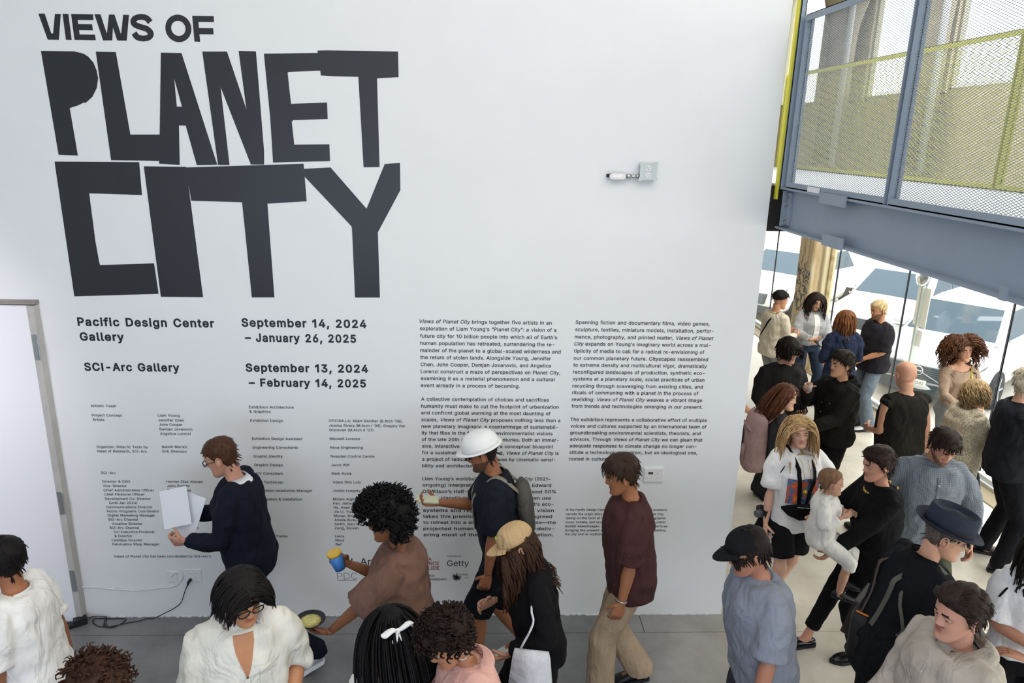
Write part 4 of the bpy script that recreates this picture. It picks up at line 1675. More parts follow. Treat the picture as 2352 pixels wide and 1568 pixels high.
def person(px, yaw, label, H=1.75, sex='m', skin='c99a7c', g=1.0, lean=0, side_lean=0, twist=0, head=(0, 0, 0), arms=None, feet=None,
           top=None, bottom=None, shoes=None, hair=None, stubble=0, seed=1, group=None, pel_drop=0, brow=None, fwd=0.0, head_fwd=0.0, lips=None, pos=(0, 0), hs=1.0, zoff=0.0, hz=None):
    s = H / 1.75
    p = P()
    p.s, p.yaw = s, math.radians(yaw)
    root = empty('person', (float(pos[0]), float(pos[1]), 0.0), p.yaw, label=label, cat='person', group=group)
    p.root = root
    p.W = lambda q: rotz(p.yaw) @ np.asarray(q, float) + np.array([pos[0], pos[1], zoff])
    p.L = lambda q: rotz(-p.yaw) @ (np.asarray(q, float) - np.array([pos[0], pos[1], zoff]))
    feet = feet or dict(R=(.10, .0), L=(-.10, .0))
    sk = skinmat(skin)
    # pelvis
    hipx = .088 if sex == 'm' else .092
    pz = .93
    foot = {}
    for k in 'RL':
        f = list(feet[k]) + [0, 0][:max(0, 4 - len(feet[k]))]
        foot[k] = (np.array([f[0], f[1], 0.0]), f[2], f[3])   # yaw(deg), heel lift
        dx = np.hypot(f[0] - (hipx if k == 'R' else -hipx), f[1] - fwd)
        lift = f[3] * .12
        mz = math.sqrt(max(.1, .848 ** 2 - dx ** 2)) + .085 + lift + .03
        pz = min(pz, mz)
    pz -= pel_drop
    Rt = rotz(math.radians(twist)) @ roty(math.radians(side_lean)) @ rotx(-math.radians(lean))
    pel0 = np.array([0, 0, .93])
    pel = np.array([0, fwd, pz])

    def T(q):
        return (pel + Rt @ (np.asarray(q, float) - pel0)) * s
    p.T = T
    X, Y = Rt @ [1, 0, 0], Rt @ [0, 1, 0]
    p.X, p.Y, p.Z = X, Y, Rt @ [0, 0, 1]

    def torso(b, zs, ease=0.0, boxy=0.0, ex=1.0, front=0.0):
        rs = []
        a = np.arange(28) * 2 * math.pi / 28
        for z in zs:
            rx = np.interp(z, BZ, BX[sex]) * (g * .5 + .5 if z > 1.25 else g)
            ry = np.interp(z, BZ, BY[sex]) * g ** 1.3
            if boxy and z < 1.34:
                rx = rx * (1 - boxy) + boxy * .178 * (g * .6 + .4) * (1 if sex == 'm' else .92)
                ry = ry * (1 - boxy) + boxy * .122 * g
            yc = np.interp(z, BZ, BYC)
            e = 2.5
            r = (np.abs(np.cos(a)) ** e + np.abs(np.sin(a)) ** e) ** (-1 / e)
            px_, py_ = (rx + ease) * np.cos(a) * r, (ry + ease * ex + front * gs(z - 1.05, .12) * np.sin(a).clip(0)) * np.sin(a) * r + yc
            if sex == 'f':
                py_ = py_ + .030 * gs(z - 1.26, .055) * (gs(px_ - .07, .055) + gs(px_ + .07, .055)) * (np.sin(a) > 0) * np.sin(a)
            rs.append([T((u, v, z)) for u, v in zip(px_, py_)])
        b.rings(rs)
    p.torso = torso
    has_top = top is not None
    tcov = -.014 if has_top else 0
    body = B()
    torso(body, [.84, .90, .96, 1.02, 1.08, 1.14, 1.2, 1.26, 1.32, 1.38, 1.42, 1.45], tcov)
    shx = .178 if sex == 'm' else .158
    shx *= (.5 + .5 * g)
    sh = {'R': T((shx, -.012, 1.405)), 'L': T((-shx, -.012, 1.405))}
    p.sh = sh
    # neck + head
    nb = T((0, -.02, 1.44))
    hy, hp, hr = [math.radians(v) for v in head]
    Rh = Rt @ rotx(math.radians(lean) * .6) @ rotz(hy) @ rotx(-hp) @ roty(hr)
    c1 = T((0, .0 + head_fwd, 1.525))
    hc = c1 + Rh @ np.array([0, .018, .100]) * s
    p.hc, p.Rh = hc, Rh
    p.HP = lambda q: hc + Rh @ (np.asarray(q, float) * s)
    if hz is not None:
        zoff = hz - hc[2]
    if px is not None:
        w = at(px[0], px[1], 2, hc[2] + zoff) - rotz(p.yaw) @ hc
        pos = (float(w[0]), float(w[1]))
        root.location = (pos[0], pos[1], zoff)
    p.W = lambda q: rotz(p.yaw) @ np.asarray(q, float) + np.array([pos[0], pos[1], zoff])
    p.L = lambda q: rotz(-p.yaw) @ (np.asarray(q, float) - np.array([pos[0], pos[1], zoff]))
    body.tube([T((0, -.02, 1.38)), nb, (nb + c1) / 2, hc + Rh @ np.array([0, -.030, -.045]) * s], np.array([.075, .062, .054, .055]) * s * (1 if sex == 'm' else .86), 14, smooth=3)
    for k in 'RL':
        sg = 1 if k == 'R' else -1
        body.tube([T((sg * .03, -.02, 1.435)), T((sg * .10, -.016, 1.425)), sh[k]], np.array([.045, .050, .050]) * s, 12, smooth=2)
    # arms
    arms = arms or {}
    p.hand, p.elbow, p.arm = {}, {}, {}
    sl = top.get('sleeve', 1.0) if top else 0
    handb = B()
    armr = np.array([.052, .050, .044, .040, .043, .036, .028, .025]) * s * (.6 + .4 * g) * (1 if sex == 'm' else .86)
    for k in 'RL':
        sg = 1 if k == 'R' else -1
        A = arms.get(k, {})
        tgt = np.array(A.get('t', (sg * .25, .03, .83)), float) * s + np.array([0, fwd, pz - .93]) * s * (0 if A.get('abs') else 1)
        if 'w' in A:
            tgt = p.L(A['w'])
        hint = np.array(A.get('h', (sg * .45, -.9, -.2)), float)
        el, wr = ik(sh[k], tgt, .285 * s, .255 * s, hint)
        d = nrmz(wr - el)
        pts = resample(np.array([sh[k], sh[k] * .6 + el * .4, el * .9 + sh[k] * .1, el, el * .7 + wr * .3, el * .4 + wr * .6, wr * .95 + el * .05, wr + d * .01]), 2)
        rad = resample(armr[:, None], 2)[:, 0]
        kk = np.linspace(0, 1, len(rad))
        rad = np.where(kk < sl * .9, rad * .86, rad)
        body.tube(pts, rad, 12)
        p.arm[k] = (sh[k], el, wr)
        p.elbow[k] = el
        hd = nrmz(A.get('d', d * .9 + np.array([0, .15, -.1])))
        n = np.array(A.get('n', (-sg, .1, 0)), float)
        hand_geo(handb, wr + d * .008, hd, n, sg, s * (1 if sex == 'm' else .93), A.get('c', .28))
        n = nrmz(n - hd * (n @ hd))
        p.hand[k] = (wr + hd * .085 * s, hd, n, np.cross(hd, n) * sg)
    # legs
    p.leg = {}
    bt = bottom or {}
    frac = bt.get('len', 1.0)
    for k in 'RL':
        sg = 1 if k == 'R' else -1
        hip = (pel + Rt @ np.array([sg * hipx, 0, 0]) * [1, 1, 0] + np.array([0, 0, -.03])) * s
        fp, fy, lf = foot[k]
        ank = (fp + np.array([0, -.0, .085 + .12 * lf])) * s
        fyr = math.radians(fy)
        kh = np.array([math.sin(-fyr) * .5 + sg * .08, 1.0, 0.1])
        kn, an = ik(hip, ank, .43 * s, .42 * s, kh)
        r0 = np.array([.088, .082, .066, .056, .058, .052, .040, .036]) * s * (g * .7 + .3)
        pts = resample(np.array([hip, hip * .65 + kn * .35, hip * .25 + kn * .75, kn, kn * .75 + an * .25 + [0, -.012, 0], kn * .5 + an * .5 + [0, -.008, 0], kn * .12 + an * .88, an + [0, 0, -.03]]), 2)
        rad = resample(r0[:, None], 2)[:, 0]
        kk = np.linspace(0, 1, len(rad))
        rad = np.where(kk < frac * .95, rad * .82, rad)
        body.tube(pts, rad, 12)
        fd = np.array([-math.sin(fyr), math.cos(fyr), 0])
        p.leg[k] = (hip, kn, an, fd, lf)
        body.tube([an + [0, 0, -.01], an + fd * .03 * s + [0, 0, -.045 * s], an + fd * .12 * s + [0, 0, -.060 * s - lf * .06]], np.array([.034, .034, .025]) * s, 10)
    hg = head_geo(sex == 'f', stubble=stubble)
    hv = np.concatenate(hg.v) * s * hs @ Rh.T + hc
    p.hs = hs
    extra = (hv, hg.f, hg.m, handb)
    hst = dict(hair or dict(kind='none'))
    hcol = hairmat(hst.get('col', '1d1715'), hst.get('col2'))
    bcol = hairmat(brow or hst.get('col', '2a201c'))
    lipc = lips or [c * 255 for c in (0, 0, 0)]
    sc = [int(skin[i:i + 2], 16) for i in (0, 2, 4)]
    lc = '%02x%02x%02x' % (int(min(255, sc[0] * .90)), int(sc[1] * .76), int(sc[2] * .78))
    stc = '%02x%02x%02x' % tuple(int(c * .58) for c in sc)
    mats = [sk, mat('lip_' + lc, lips or lc, .45), bcol, mat('eye_white', 'a9a39c', .3), mat('iris_dark', '1d130e', .2), mat('beard_' + stc, stc, .9)]
    JOBS.append(dict(kind='body', b=body, vox=.0125 * s, name='body', parent=root, mats=mats, extra=extra, sm=3))
    # hair
    if hst['kind'] != 'none':
        def clear(q):
            w = hc + Rh @ (q * s)
            l = np.linalg.inv(Rt) @ (w / s - pel) + pel0
            if l[2] < 1.47 and hs == 1:
                rx, ry = (.185 * (.5 + .5 * g), .132 * g) if l[2] < 1.40 else (.085, .080)
                e = math.hypot(l[0] / rx, l[1] / ry)
                if e < 1:
                    # leave towards the nearer of front and back
                    yy = ry * math.sqrt(max(0, 1 - (l[0] / rx) ** 2))
                    l = np.array([l[0], (yy if l[1] > .0 else -yy), l[2]])
                    w2 = (Rt @ (l - pel0) + pel) * s
                    return Rh.T @ (w2 - hc) / s
            return q
        hb = hair_geo(hst, sex == 'f', seed, Rh, clear)
        v = np.concatenate(hb.v) * s * hs @ Rh.T + hc
        hb.v = [v]
        o = build('hair', hb, hcol, root, smooth=True, fix=False)
        p.hair = o
    # clothing
    if top:
        zt = top.get('top', 1.455)
        zh = top.get('hem', .88)
        ease = top.get('ease', .016)
        b = B()
        zs = list(np.linspace(zh, min(1.40, zt), 12)) + ([1.43, 1.452] if zt > 1.43 else [])
        torso(b, zs, ease, top.get('boxy', .55), 1.0, top.get('belly', 0))
        if zt > 1.43:
            b.tube([T((0, -.018, 1.40)), T((0, -.018, 1.44)), T((0, -.022, top.get('neck', 1.468)))], np.array([.095, .078, .068]) * s, 14)
        if sl > 0 or top.get('cap', 1):
            for k in 'RL':
                sg = 1 if k == 'R' else -1
                S_, E_, W_ = p.arm[k]
                if zt > 1.43:
                    b.tube([T((sg * .02, -.018, 1.422)), T((sg * .10, -.016, 1.422)), S_], np.array([.052, .060, .062]) * s, 12, smooth=2)
                r_ = top.get('sr', .066)
                r2 = top.get('sr2', .046)
                la, lb = .285, .255
                Lt = sl * (la + lb)
                pts, rad = [S_ - (E_ - S_) * .08], [.058]
                for q in np.linspace(0, 1, 10):
                    l = q * Lt
                    pt = S_ + (E_ - S_) * l / la if l < la else E_ + (W_ - E_) * (l - la) / lb
                    pts.append(pt)
                    rad.append((r_ + (r2 - r_) * q ** .8) if q > .25 else (.062 + (r_ - .062) * q / .25))
                if sl > .02:
                    b.tube(pts, np.array(rad) * s * (.6 + .4 * g), 14)
        JOBS.append(dict(kind='cloth', b=b, vox=.0125 * s, name=top.get('name', 'shirt'), parent=root, mats=[top['mat']], sm=2, wr=top.get('wr', .008) * 1.25, label=top.get('label'), P=p, slot='top', T=T, Rt=Rt, s=s, vneck=top.get('vneck')))
    if bottom and bottom.get('kind', 'trousers') != 'skirt':
        b = B()
        torso(b, [.85, .89, .93, .97, 1.0, 1.035], bottom.get('ease', .010))
        w = bottom.get('w', 1.0)
        for k in 'RL':
            hip, kn, an, fd, lf = p.leg[k]
            Lt = frac
            pts, rad = [hip + [0, 0, .05]], [.095]
            base = np.interp(np.linspace(0, 1, 11), [0, .25, .5, .62, .8, 1], bottom.get('prof', [.100, .094, .076, .072, .062, .058]))
            for q, rb in zip(np.linspace(0, 1, 11), base):
                if q > frac:
                    break
                pt = hip + (kn - hip) * q / .5 if q < .5 else kn + (an - kn) * (q - .5) / .5
                pts.append(pt)
                rad.append(rb * w)
            if frac >= 1:
                pts.append(an + np.array([0, 0, -.035 * s * bottom.get('drape', 1)]))
                rad.append(rad[-1] * 1.03)
            b.tube(pts, np.array(rad) * s * (g * .7 + .3), 14)
        JOBS.append(dict(kind='cloth', b=b, vox=.0125 * s, name=bottom.get('name', 'trousers'), parent=root, mats=[bottom['mat']], sm=2, wr=bottom.get('wr', .005), P=p, slot='bottom', T=T, Rt=Rt, s=s, label=bottom.get('label')))
    if bottom and bottom.get('kind') == 'skirt':
        b = B()
        rs = []
        a = np.arange(36) * 2 * math.pi / 36
        ztop, zbot = 1.04, bottom.get('bot', .35)
        for q in np.linspace(0, 1, 14):
            z = ztop + (zbot - ztop) * q
            rx = .16 + (bottom.get('flare', .26) - .16) * q ** .8 + .02 * (z > .85)
            ry = .115 + (bottom.get('flare', .26) * .85 - .115) * q ** .8
            fo = 1 + .06 * q * np.sin(a * 9 + seed)
            rs.append(np.stack([rx * np.cos(a) * fo * g, ry * np.sin(a) * fo * g + fwd, np.full(36, z)], 1) * s)
        b.rings(rs)
        JOBS.append(dict(kind='cloth', b=b, vox=.016 * s, name='skirt', parent=root, mats=[bottom['mat']], sm=1, wr=.004, P=p, slot='bottom', T=T, Rt=Rt, s=s))
    # shoes
    sh_ = shoes or dict(col='1a1a1c')
    sm = mat('shoe_' + sh_['col'], sh_['col'], sh_.get('rough', .45), bump=.05, bscale=60)
    so_ = mat('sole_' + sh_.get('sole', '15151a'), sh_.get('sole', '15151a'), .7)
    for k in 'RL':
        hip, kn, an, fd, lf = p.leg[k]
        tilt = lf * .62
        side_ = np.array([fd[1], -fd[0], 0])
        toe = np.array([an[0], an[1], 0]) + fd * .13 * s

        def SP(l, w, z):
            # l along foot from the ankle, rotated about the ball for a lifted heel
            q = np.array([l - .10, z])
            c, sn = math.cos(tilt), math.sin(tilt)
            q = np.array([q[0] * c + q[1] * sn, -q[0] * sn + q[1] * c])
            base = np.array([an[0], an[1], 0])
            return base + (fd * (q[0] + .10 + (.0)) + side_ * w + np.array([0, 0, max(q[1], -.0 if False else q[1])])) * s
        pt = sh_.get('point', 0)
        b = B()
        st = [(-.075, .018, .030, .055), (-.065, .030, .026, .085 if not pt else .06), (-.02, .036, .024, .105 if not pt else .05), (.03, .038, .022, .100 if not pt else .066), (.08, .045, .020, .075), (.13, .047, .020, .058), (.17, .040 - .01 * pt, .020, .046), (.195, .022 - .01 * pt, .022, .034)]
        if sh_.get('boot'):
            st[0] = (-.070, .025, .026, .15)
            st[1] = (-.060, .040, .026, .17)
            st[2] = (-.01, .046, .024, .17)
            st[3] = (.035, .044, .022, .15)
        rs = []
        a = np.arange(14) * 2 * math.pi / 14
        for l, w, z0_, z1_ in st:
            rs.append([SP(l, w * math.cos(t), (z0_ + z1_) / 2 + (z1_ - z0_) / 2 * math.sin(t) * (1 if math.sin(t) > 0 else .98)) for t in a])
        b.rings(rs)
        o = build('shoe', b, sm, root, smooth=True)
        b = B()
        rs = []
        for l, w in ((-.078, .020), (-.068, .033), (-.02, .038), (.03, .038), (.08, .047), (.13, .050), (.172, .042 - .01 * pt), (.2, .022 - .01 * pt)):
            rs.append([SP(l, w, 0.001), SP(l, w, .026), SP(l, -w, .026), SP(l, -w, 0.001)])
        b.rings(rs)
        build('sole', b, so_, o)
    p.pos = pos
    p.hands_mat = sk
    return p


def process_jobs():
    tmp = []
    for j in JOBS:
        v = np.concatenate(j['b'].v)
        me = mesh_from('t', v, j['b'].f, [])
        fix_normals(me)
        o = bpy.data.objects.new('t', me)
        COL.objects.link(o)
        m = o.modifiers.new('r', 'REMESH')
        m.mode = 'VOXEL'
        m.voxel_size = j['vox']
        m2 = o.modifiers.new('s', 'SMOOTH')
        m2.factor = .5
        m2.iterations = j['sm']
        tmp.append(o)
    dg = bpy.context.evaluated_depsgraph_get()
    dg.update()
    for j, o in zip(JOBS, tmp):
        me = bpy.data.meshes.new_from_object(o.evaluated_get(dg))
        n = len(me.vertices)
        co = np.empty(n * 3, np.float32)
        me.vertices.foreach_get('co', co)
        co = co.reshape(-1, 3).astype(float)
        fs = [tuple(p_.vertices) for p_ in me.polygons]
        if j['kind'] == 'cloth':
            no = np.empty(n * 3, np.float32)
            me.vertices.foreach_get('normal', no)
            no = no.reshape(-1, 3)
            wr = j['wr']
            dsp = np.array([wr * (noise.noise(Vector((x * 6 + y * 5, y * 6 - x * 3, z * 13))) * 1.1
                                  + (1 - 2.2 * abs(noise.noise(Vector((x * 9 + 7, y * 9, z * 4 + x * 5))))) * .7) for x, y, z in co])
            co = co + no * dsp[:, None]
            co[:, 2] = np.maximum(co[:, 2], .004)
            me2 = mesh_from(j['name'], co, fs, j['mats'], smooth=True)
            setattr(j['P'], 'bvh_' + j['slot'], BVHTree.FromPolygons([tuple(c) for c in co], fs))
        else:
            hv, hf, hm, hb = j['extra']
            b = B()
            b.add(co, fs)
            b.add(hv, hf)
            b.m = [0] * len(fs) + list(hm)
            hvv = np.concatenate(hb.v)
            o0 = b.n
            b.add(hvv, hb.f)
            me2 = mesh_from('body', np.concatenate(b.v), b.f, j['mats'], b.m, True)
        bpy.data.meshes.remove(me)
        ob = bpy.data.objects.new(j['name'], me2)
        COL.objects.link(ob)
        ob.parent = j['parent']
        if j.get('label'):
            ob['label'] = j['label']
    for o in tmp:
        m = o.data
        bpy.data.objects.remove(o)
        bpy.data.meshes.remove(m)
    JOBS.clear()


# ---- things fixed to a garment by casting rays at it (person-local coordinates)
def cast(p, ang, z, slot='top', off=.004, xoff=0.0, yoff=0.0):
    """ang in degrees around the torso: 0 front, 90 = person's right; z upright height (m, for 1.75 m)"""
    a = math.radians(ang)
    d = p.X * math.sin(a) + p.Y * math.cos(a)
    c = p.T((xoff, np.interp(z, BZ, BYC) + yoff, z))
    o = c + d * .6
    t = getattr(p, 'bvh_' + slot)
    # nearest surface seen from outside the torso axis: shoot outwards to skip the arms
    hit = None
    start = c
    last = None
    for _ in range(4):
        h = t.ray_cast(Vector(start), Vector(d), .7)
        if h[0] is None:
            break
        last = h
        break
    if last is None:
        return c + d * .16, d
    q = np.array(last[0])
    return q + d * off, d


def ribbon(name, p, pts, w, t, m, parent=None, label=None, smooth=4, dirs=None):
    """flat strap through local points, its flat side turned away from the torso axis"""
    pts = resample(np.array(pts), smooth)
    b = B()
    N = len(pts)
    rs = []
    for i in range(N):
        d = nrmz(pts[min(i + 1, N - 1)] - pts[max(i - 1, 0)])
        c = p.T((0, -.01, 1.2))
        axis = p.Z
        out = pts[i] - c
        out = out - axis * (out @ axis) * .8
        out = nrmz(out - d * (out @ d))
        sd = np.cross(d, out)
        rs.append([pts[i] + sd * w / 2 + out * t / 2, pts[i] - sd * w / 2 + out * t / 2, pts[i] - sd * w / 2 - out * t / 2, pts[i] + sd * w / 2 - out * t / 2])
    b.rings(rs)
    return build(name, b, m, p.root if parent is None else parent, label=label, smooth=False)


def wear(p, name, b, m, label=None, smooth=True, local=None):
    if local == 'head':
        v = np.concatenate(b.v) * p.s @ p.Rh.T + p.hc
        b.v = [v]
    return build(name, b, m, p.root, smooth=smooth, label=label)


def patch(p, name, m, a0, a1, z0, z1, n=10, slot='top', off=.006, label=None, shape=None):
    b = B()
    P0, P1, f = [], [], []
    for i in range(n + 1):
        for j in range(n + 1):
            u, v = i / n, j / n
            aa, zz = a0 + (a1 - a0) * u, z0 + (z1 - z0) * v
            if shape:
                aa, zz = shape(u, v)
            q, d = cast(p, aa, zz, slot, off)
            P0.append(q)
            P1.append(q - d * (off + .002))
    for i in range(n):
        for j in range(n):
            a = i * (n + 1) + j
            f.append((a, a + 1, a + n + 2, a + n + 1))
    k = len(P0)
    edge = [i * (n + 1) for i in range(n + 1)] + [n * (n + 1) + j for j in range(1, n + 1)] + [i * (n + 1) + n for i in range(n - 1, -1, -1)] + [j for j in range(n - 1, 0, -1)]
    f2 = [(edge[i], edge[(i + 1) % len(edge)], edge[(i + 1) % len(edge)] + k, edge[i] + k) for i in range(len(edge))]
    b.add(np.array(P0 + P1), f + f2)
    return build(name, b, m, p.root, smooth=False, label=label)


def buttons(p, zs, m, ang=0, r=.006):
    for z in zs:
        q, d = cast(p, ang, z, off=.007)
        b = B()
        b.lathe([(r, -.002), (r, .002), (0, .003)], 10, q, frame(d))
        build('button', b, m, p.root)


def collar(p, m, h=.035, label=None, open_=.35, r0=.078, dz=0.0, leaf=.026):
    """shirt collar: stand and two leaves round the neck"""
    b = B()
    n = 22
    A = np.linspace(open_, 2 * math.pi - open_, n)
    lo, hi, out = [], [], []
    for a in A:
        fr = math.cos(a)
        r = r0
        lo.append(p.T((r * math.sin(a), -.02 + r * .92 * fr, 1.448 + dz - .028 * max(0, fr))))
        hi.append(p.T((r * .90 * math.sin(a), -.02 + r * .86 * fr, 1.448 + dz + h - .040 * max(0, fr))))
        out.append(p.T(((r + leaf) * math.sin(a), -.02 + (r + leaf) * .96 * fr, 1.436 + dz - .050 * max(0, fr) ** 2)))
    rs = [lo, hi, out]
    v = np.concatenate(rs)
    f = []
    for i in range(2):
        for j in range(n - 1):
            a = i * n + j
            f.append((a, a + 1, a + n + 1, a + n))
    b.add(v, f)
    # thickness
    b.add(v - np.array([0, 0, .004]) , [q[::-1] for q in f])
    return build('collar', b, m, p.root, smooth=True, label=label)


def neckband(p, m, r=.072, rad=.008, z=1.462):
    b = B()
    pts = [p.T((r * math.sin(a), -.02 + r * .95 * math.cos(a), z - .022 * max(0, math.cos(a)))) for a in np.linspace(0, 2 * math.pi, 21)]
    b.tube(pts, rad * p.s, 8)
    return build('neckband', b, m, p.root, smooth=True)


def glasses(p, m=None, round_=False, th=1.5):
    m = m or BLACKP
    b = B()
    for sx_ in (-1, 1):
        c = np.array([.032 * sx_, .100, .006])
        w, h = (.023, .020) if round_ else (.025, .017)
        b.tube([c + [w * math.copysign(abs(math.cos(a)) ** .7, math.cos(a)), -.004 * abs(math.cos(a)), h * math.copysign(abs(math.sin(a)) ** .7, math.sin(a))] for a in np.linspace(0, 2 * math.pi, 17)], .0022 * th, 5)
        b.tube([c + [w * sx_, -.003, .005], (.072 * sx_, .075, .010), (.080 * sx_, .0, .008), (.079 * sx_, -.025, -.008)], .002, 5)
    b.tube([(-.008, .100, .01), (0, .104, .012), (.008, .100, .01)], .002, 5)
    return wear(p, 'glasses', b, m, local='head')


def hat_place(b, p, name, m, label):
    return wear(p, name, b, m, label, local='head')


def cap(p, m, brim=True, label=None, tiltback=0.0, h=1.0):
    b = B()
    R_ = rotx(tiltback)
    rs = []
    n = 32
    for q in np.linspace(0, 1, 9):
        th = q * math.pi / 2
        rx, ry = .088 * math.cos(th) ** .75, .112 * math.cos(th) ** .75
        z = .052 + .088 * h * math.sin(th)
        a = np.arange(n) * 2 * math.pi / n
        rs.append(np.stack([np.sin(a) * rx, -.006 + np.cos(a) * ry, np.full(n, z)], 1) @ R_.T)
    b.rings(rs)
    o = hat_place(b, p, 'cap', m, label)
    b = B()
    rs = []
    for q in np.linspace(0, 1, 6):
        row = []
        for a in np.linspace(-.95, .95, 13):
            rr = 1 + q * .70 * math.cos(a * 1.35) ** .8 if abs(a * 1.35) < math.pi / 2 else 1
            row.append(np.array([math.sin(a) * .086 * (1 + .1 * q), -.006 + math.cos(a) * .112 * rr, .056 - .018 * q + .008 * q * (1 - a * a)]) @ R_.T)
        rs.append(row)
    v = np.concatenate(rs)
    f = []
    for i in range(5):
        for j in range(12):
            a = i * 13 + j
            f.append((a, a + 1, a + 14, a + 13))
    b.add(v, f)
    b.add(v - [0, 0, .004], [q[::-1] for q in f])
    v2 = np.concatenate(b.v) * p.s @ p.Rh.T + p.hc
    b.v = [v2]
    br = build('brim', b, m, o, smooth=True)
    b = B()
    b.ball(np.array([0, -.006, .142 * 1.0]) @ R_.T, (.008, .008, .004), 8)
    v2 = np.concatenate(b.v) * p.s @ p.Rh.T + p.hc
    b.v = [v2]
    build('cap_button', b, m, o, smooth=True)
    return o


def held(name, p, b, mats, label, cat, smooth=True, parts=None, sub=None):
    """thing held by a person: own top-level object; builder points are in person-local space"""
    v = np.concatenate(b.v)
    c = v.mean(0)
    o = empty(name, tuple(p.W(c)), p.yaw, label=label, cat=cat)
    b.v = [v - c]
    pr = build(parts or 'body', b, mats, o, smooth=smooth)
    if sub:
        for nm, b2, m2 in sub:
            b2.v = [np.concatenate(b2.v) - c]
            build(nm, b2, m2, o, smooth=smooth)
    return o
# ------------------------------------------------------------------ the crowd
SLIM = [.098, .088, .068, .060, .050, .046]
WIDE = [.104, .104, .098, .098, .100, .104]
STR = [.100, .094, .078, .074, .068, .066]


def tee(c, **k):
    d = dict(mat=fabric(c), sleeve=.46, sr=.074, sr2=.078, hem=.84, ease=.024, boxy=.8)
    d.update(k)
    return d


def longs(c, **k):
    d = dict(mat=fabric(c), sleeve=.97, sr=.068, sr2=.046, hem=.86, ease=.020, boxy=.7)
    d.update(k)
    return d


def trou(c, **k):
    d = dict(mat=fabric(c), prof=STR)
    d.update(k)
    return d


Q = {}
# A far left edge, white shirt
Q['edge'] = person((2, 1292), 95, 'person in a loose white shirt with short black hair, cut off by the left edge', 1.70, 'm', 'a36b4c', lean=6,
                   arms=dict(L=dict(t=(-.24, .12, .86)), R=dict(t=(.24, -.05, .84))), feet=dict(R=(.1, .25), L=(-.1, -.2, 0, .6)),
                   top=tee('f0eeea', hem=.78, label='loose white shirt'), bottom=trou('d9d6d0'), shoes=dict(col='cfcac4'),
                   hair=dict(kind='short', col='120e0d', t=.016, n=160, L=.045), seed=11)
Q['topofhead'] = person((222, 1582), 80, 'person seen only as a tuft of curly brown hair at the bottom edge', 1.70, 'm', 'b98263',
                        top=tee('3c3f46'), bottom=trou('2c2f36'), hair=dict(kind='curly', col='2b1a13', col2='4a2f20', t=.022, n=230, L=.05), seed=12)
# C suit
Q['suit'] = person((508, 1050), 92, 'person in a dark navy suit striding left, holding white paper', 1.80, 'm', 'c28f78', g=1.06, lean=7, head=(0, 18, 0),
                   arms=dict(L=dict(t=(-.14, .34, 1.10), n=(1, 0, .3), c=.7, h=(-.4, -.8, -.6)), R=dict(t=(.10, .36, 1.16), n=(-1, 0, .3), c=.6, h=(.4, -.8, -.6))),
                   feet=dict(R=(.10, .34), L=(-.09, -.42, 0, .9)),
                   top=longs('161a27', hem=.80, ease=.028, label='dark navy suit jacket', name='jacket'), bottom=trou('161a27'), shoes=dict(col='c9ccd4', sole='f0f0f0'),
                   hair=dict(kind='short', col='4a3020', t=.010, n=120, L=.035), stubble=1, seed=13)
# D glasses
Q['linen'] = person((556, 1372), 204, 'person with black glasses and a cream linen shirt, looking down', 1.76, 'm', 'bd8560', lean=6, head=(16, 15, 0), g=1.02,
                    arms=dict(L=dict(t=(-.18, .20, 1.0), c=.5), R=dict(t=(.26, .10, .86))),
                    top=tee('e4e1d6', sleeve=.62, sr=.080, sr2=.074, hem=.80, label='cream linen shirt with a collar', wr=.009), bottom=trou('3a3d42'),
                    hair=dict(kind='bob', col='14100f', t=.014, n=420, L=.062, r=.0065, wav=.001, back=.2, grav=.18, part=1, px=-.03), stubble=1, seed=14)
# E afro
Q['afro'] = person((888, 1195), 90, 'person with a round black afro and a brown top, holding a blue cup', 1.74, 'f', '8a5a3e', lean=6, head=(0, 12, 0), g=1.08,
                   arms=dict(R=dict(t=(.06, .34, 1.30), n=(-1, 0, .2), c=.75, d=(-.2, .7, .6), h=(.3, -.3, -1)), L=dict(t=(-.16, .42, 1.00), n=(.3, 0, 1), c=.35, d=(.1, 1, .05), h=(-.3, -.8, -.6))),
                   feet=dict(R=(.1, .3), L=(-.1, -.34, 0, .8)),
                   top=tee('73574c', sleeve=.55, hem=.70, ease=.035, sr=.085, sr2=.095, label='loose brown top'), bottom=trou('27365e', prof=WIDE, w=.9), shoes=dict(col='e8e4df', sole='ffffff'),
                   hair=dict(kind='afro', col='0d0b0b', t=.062, n=520, L=.055, r=.010, lump=.35, curly=1), seed=15)
# F bow
Q['bow'] = person((896, 1448), 16, 'person with long straight black hair tied with a white bow', 1.56, 'f', 'c9997c', head=(10, 12, 0),
                  arms=dict(L=dict(t=(-.15, .25, 1.05), c=.5)),
                  top=longs('e2ddd4', hem=.86, label='off-white top'), bottom=trou('2a2a2d'),
                  hair=dict(kind='long', col='0d0b0c', t=.012, n=340, L=.50, r=.007, pull=.006, long=1, wav=.0015), seed=16)
# G pink
Q['pink'] = person((1030, 1472), 112, 'person with short dark curls, silver hoop earring and pale pink shirt', 1.70, 'f', 'b07c5c', lean=8, head=(8, 26, 0), g=1.05,
                   arms=dict(R=dict(t=(.22, .06, .9), c=.5), L=dict(t=(-.24, .04, .88), c=.5)),
                   top=longs('d7a79b', hem=.82, ease=.028, label='pale pink shirt', wr=.009), bottom=trou('3b3534'),
                   hair=dict(kind='curly', col='130e0c', col2='2c1c15', t=.022, n=420, L=.038, r=.007, top=.8, fade=0, lump=.5), seed=17)
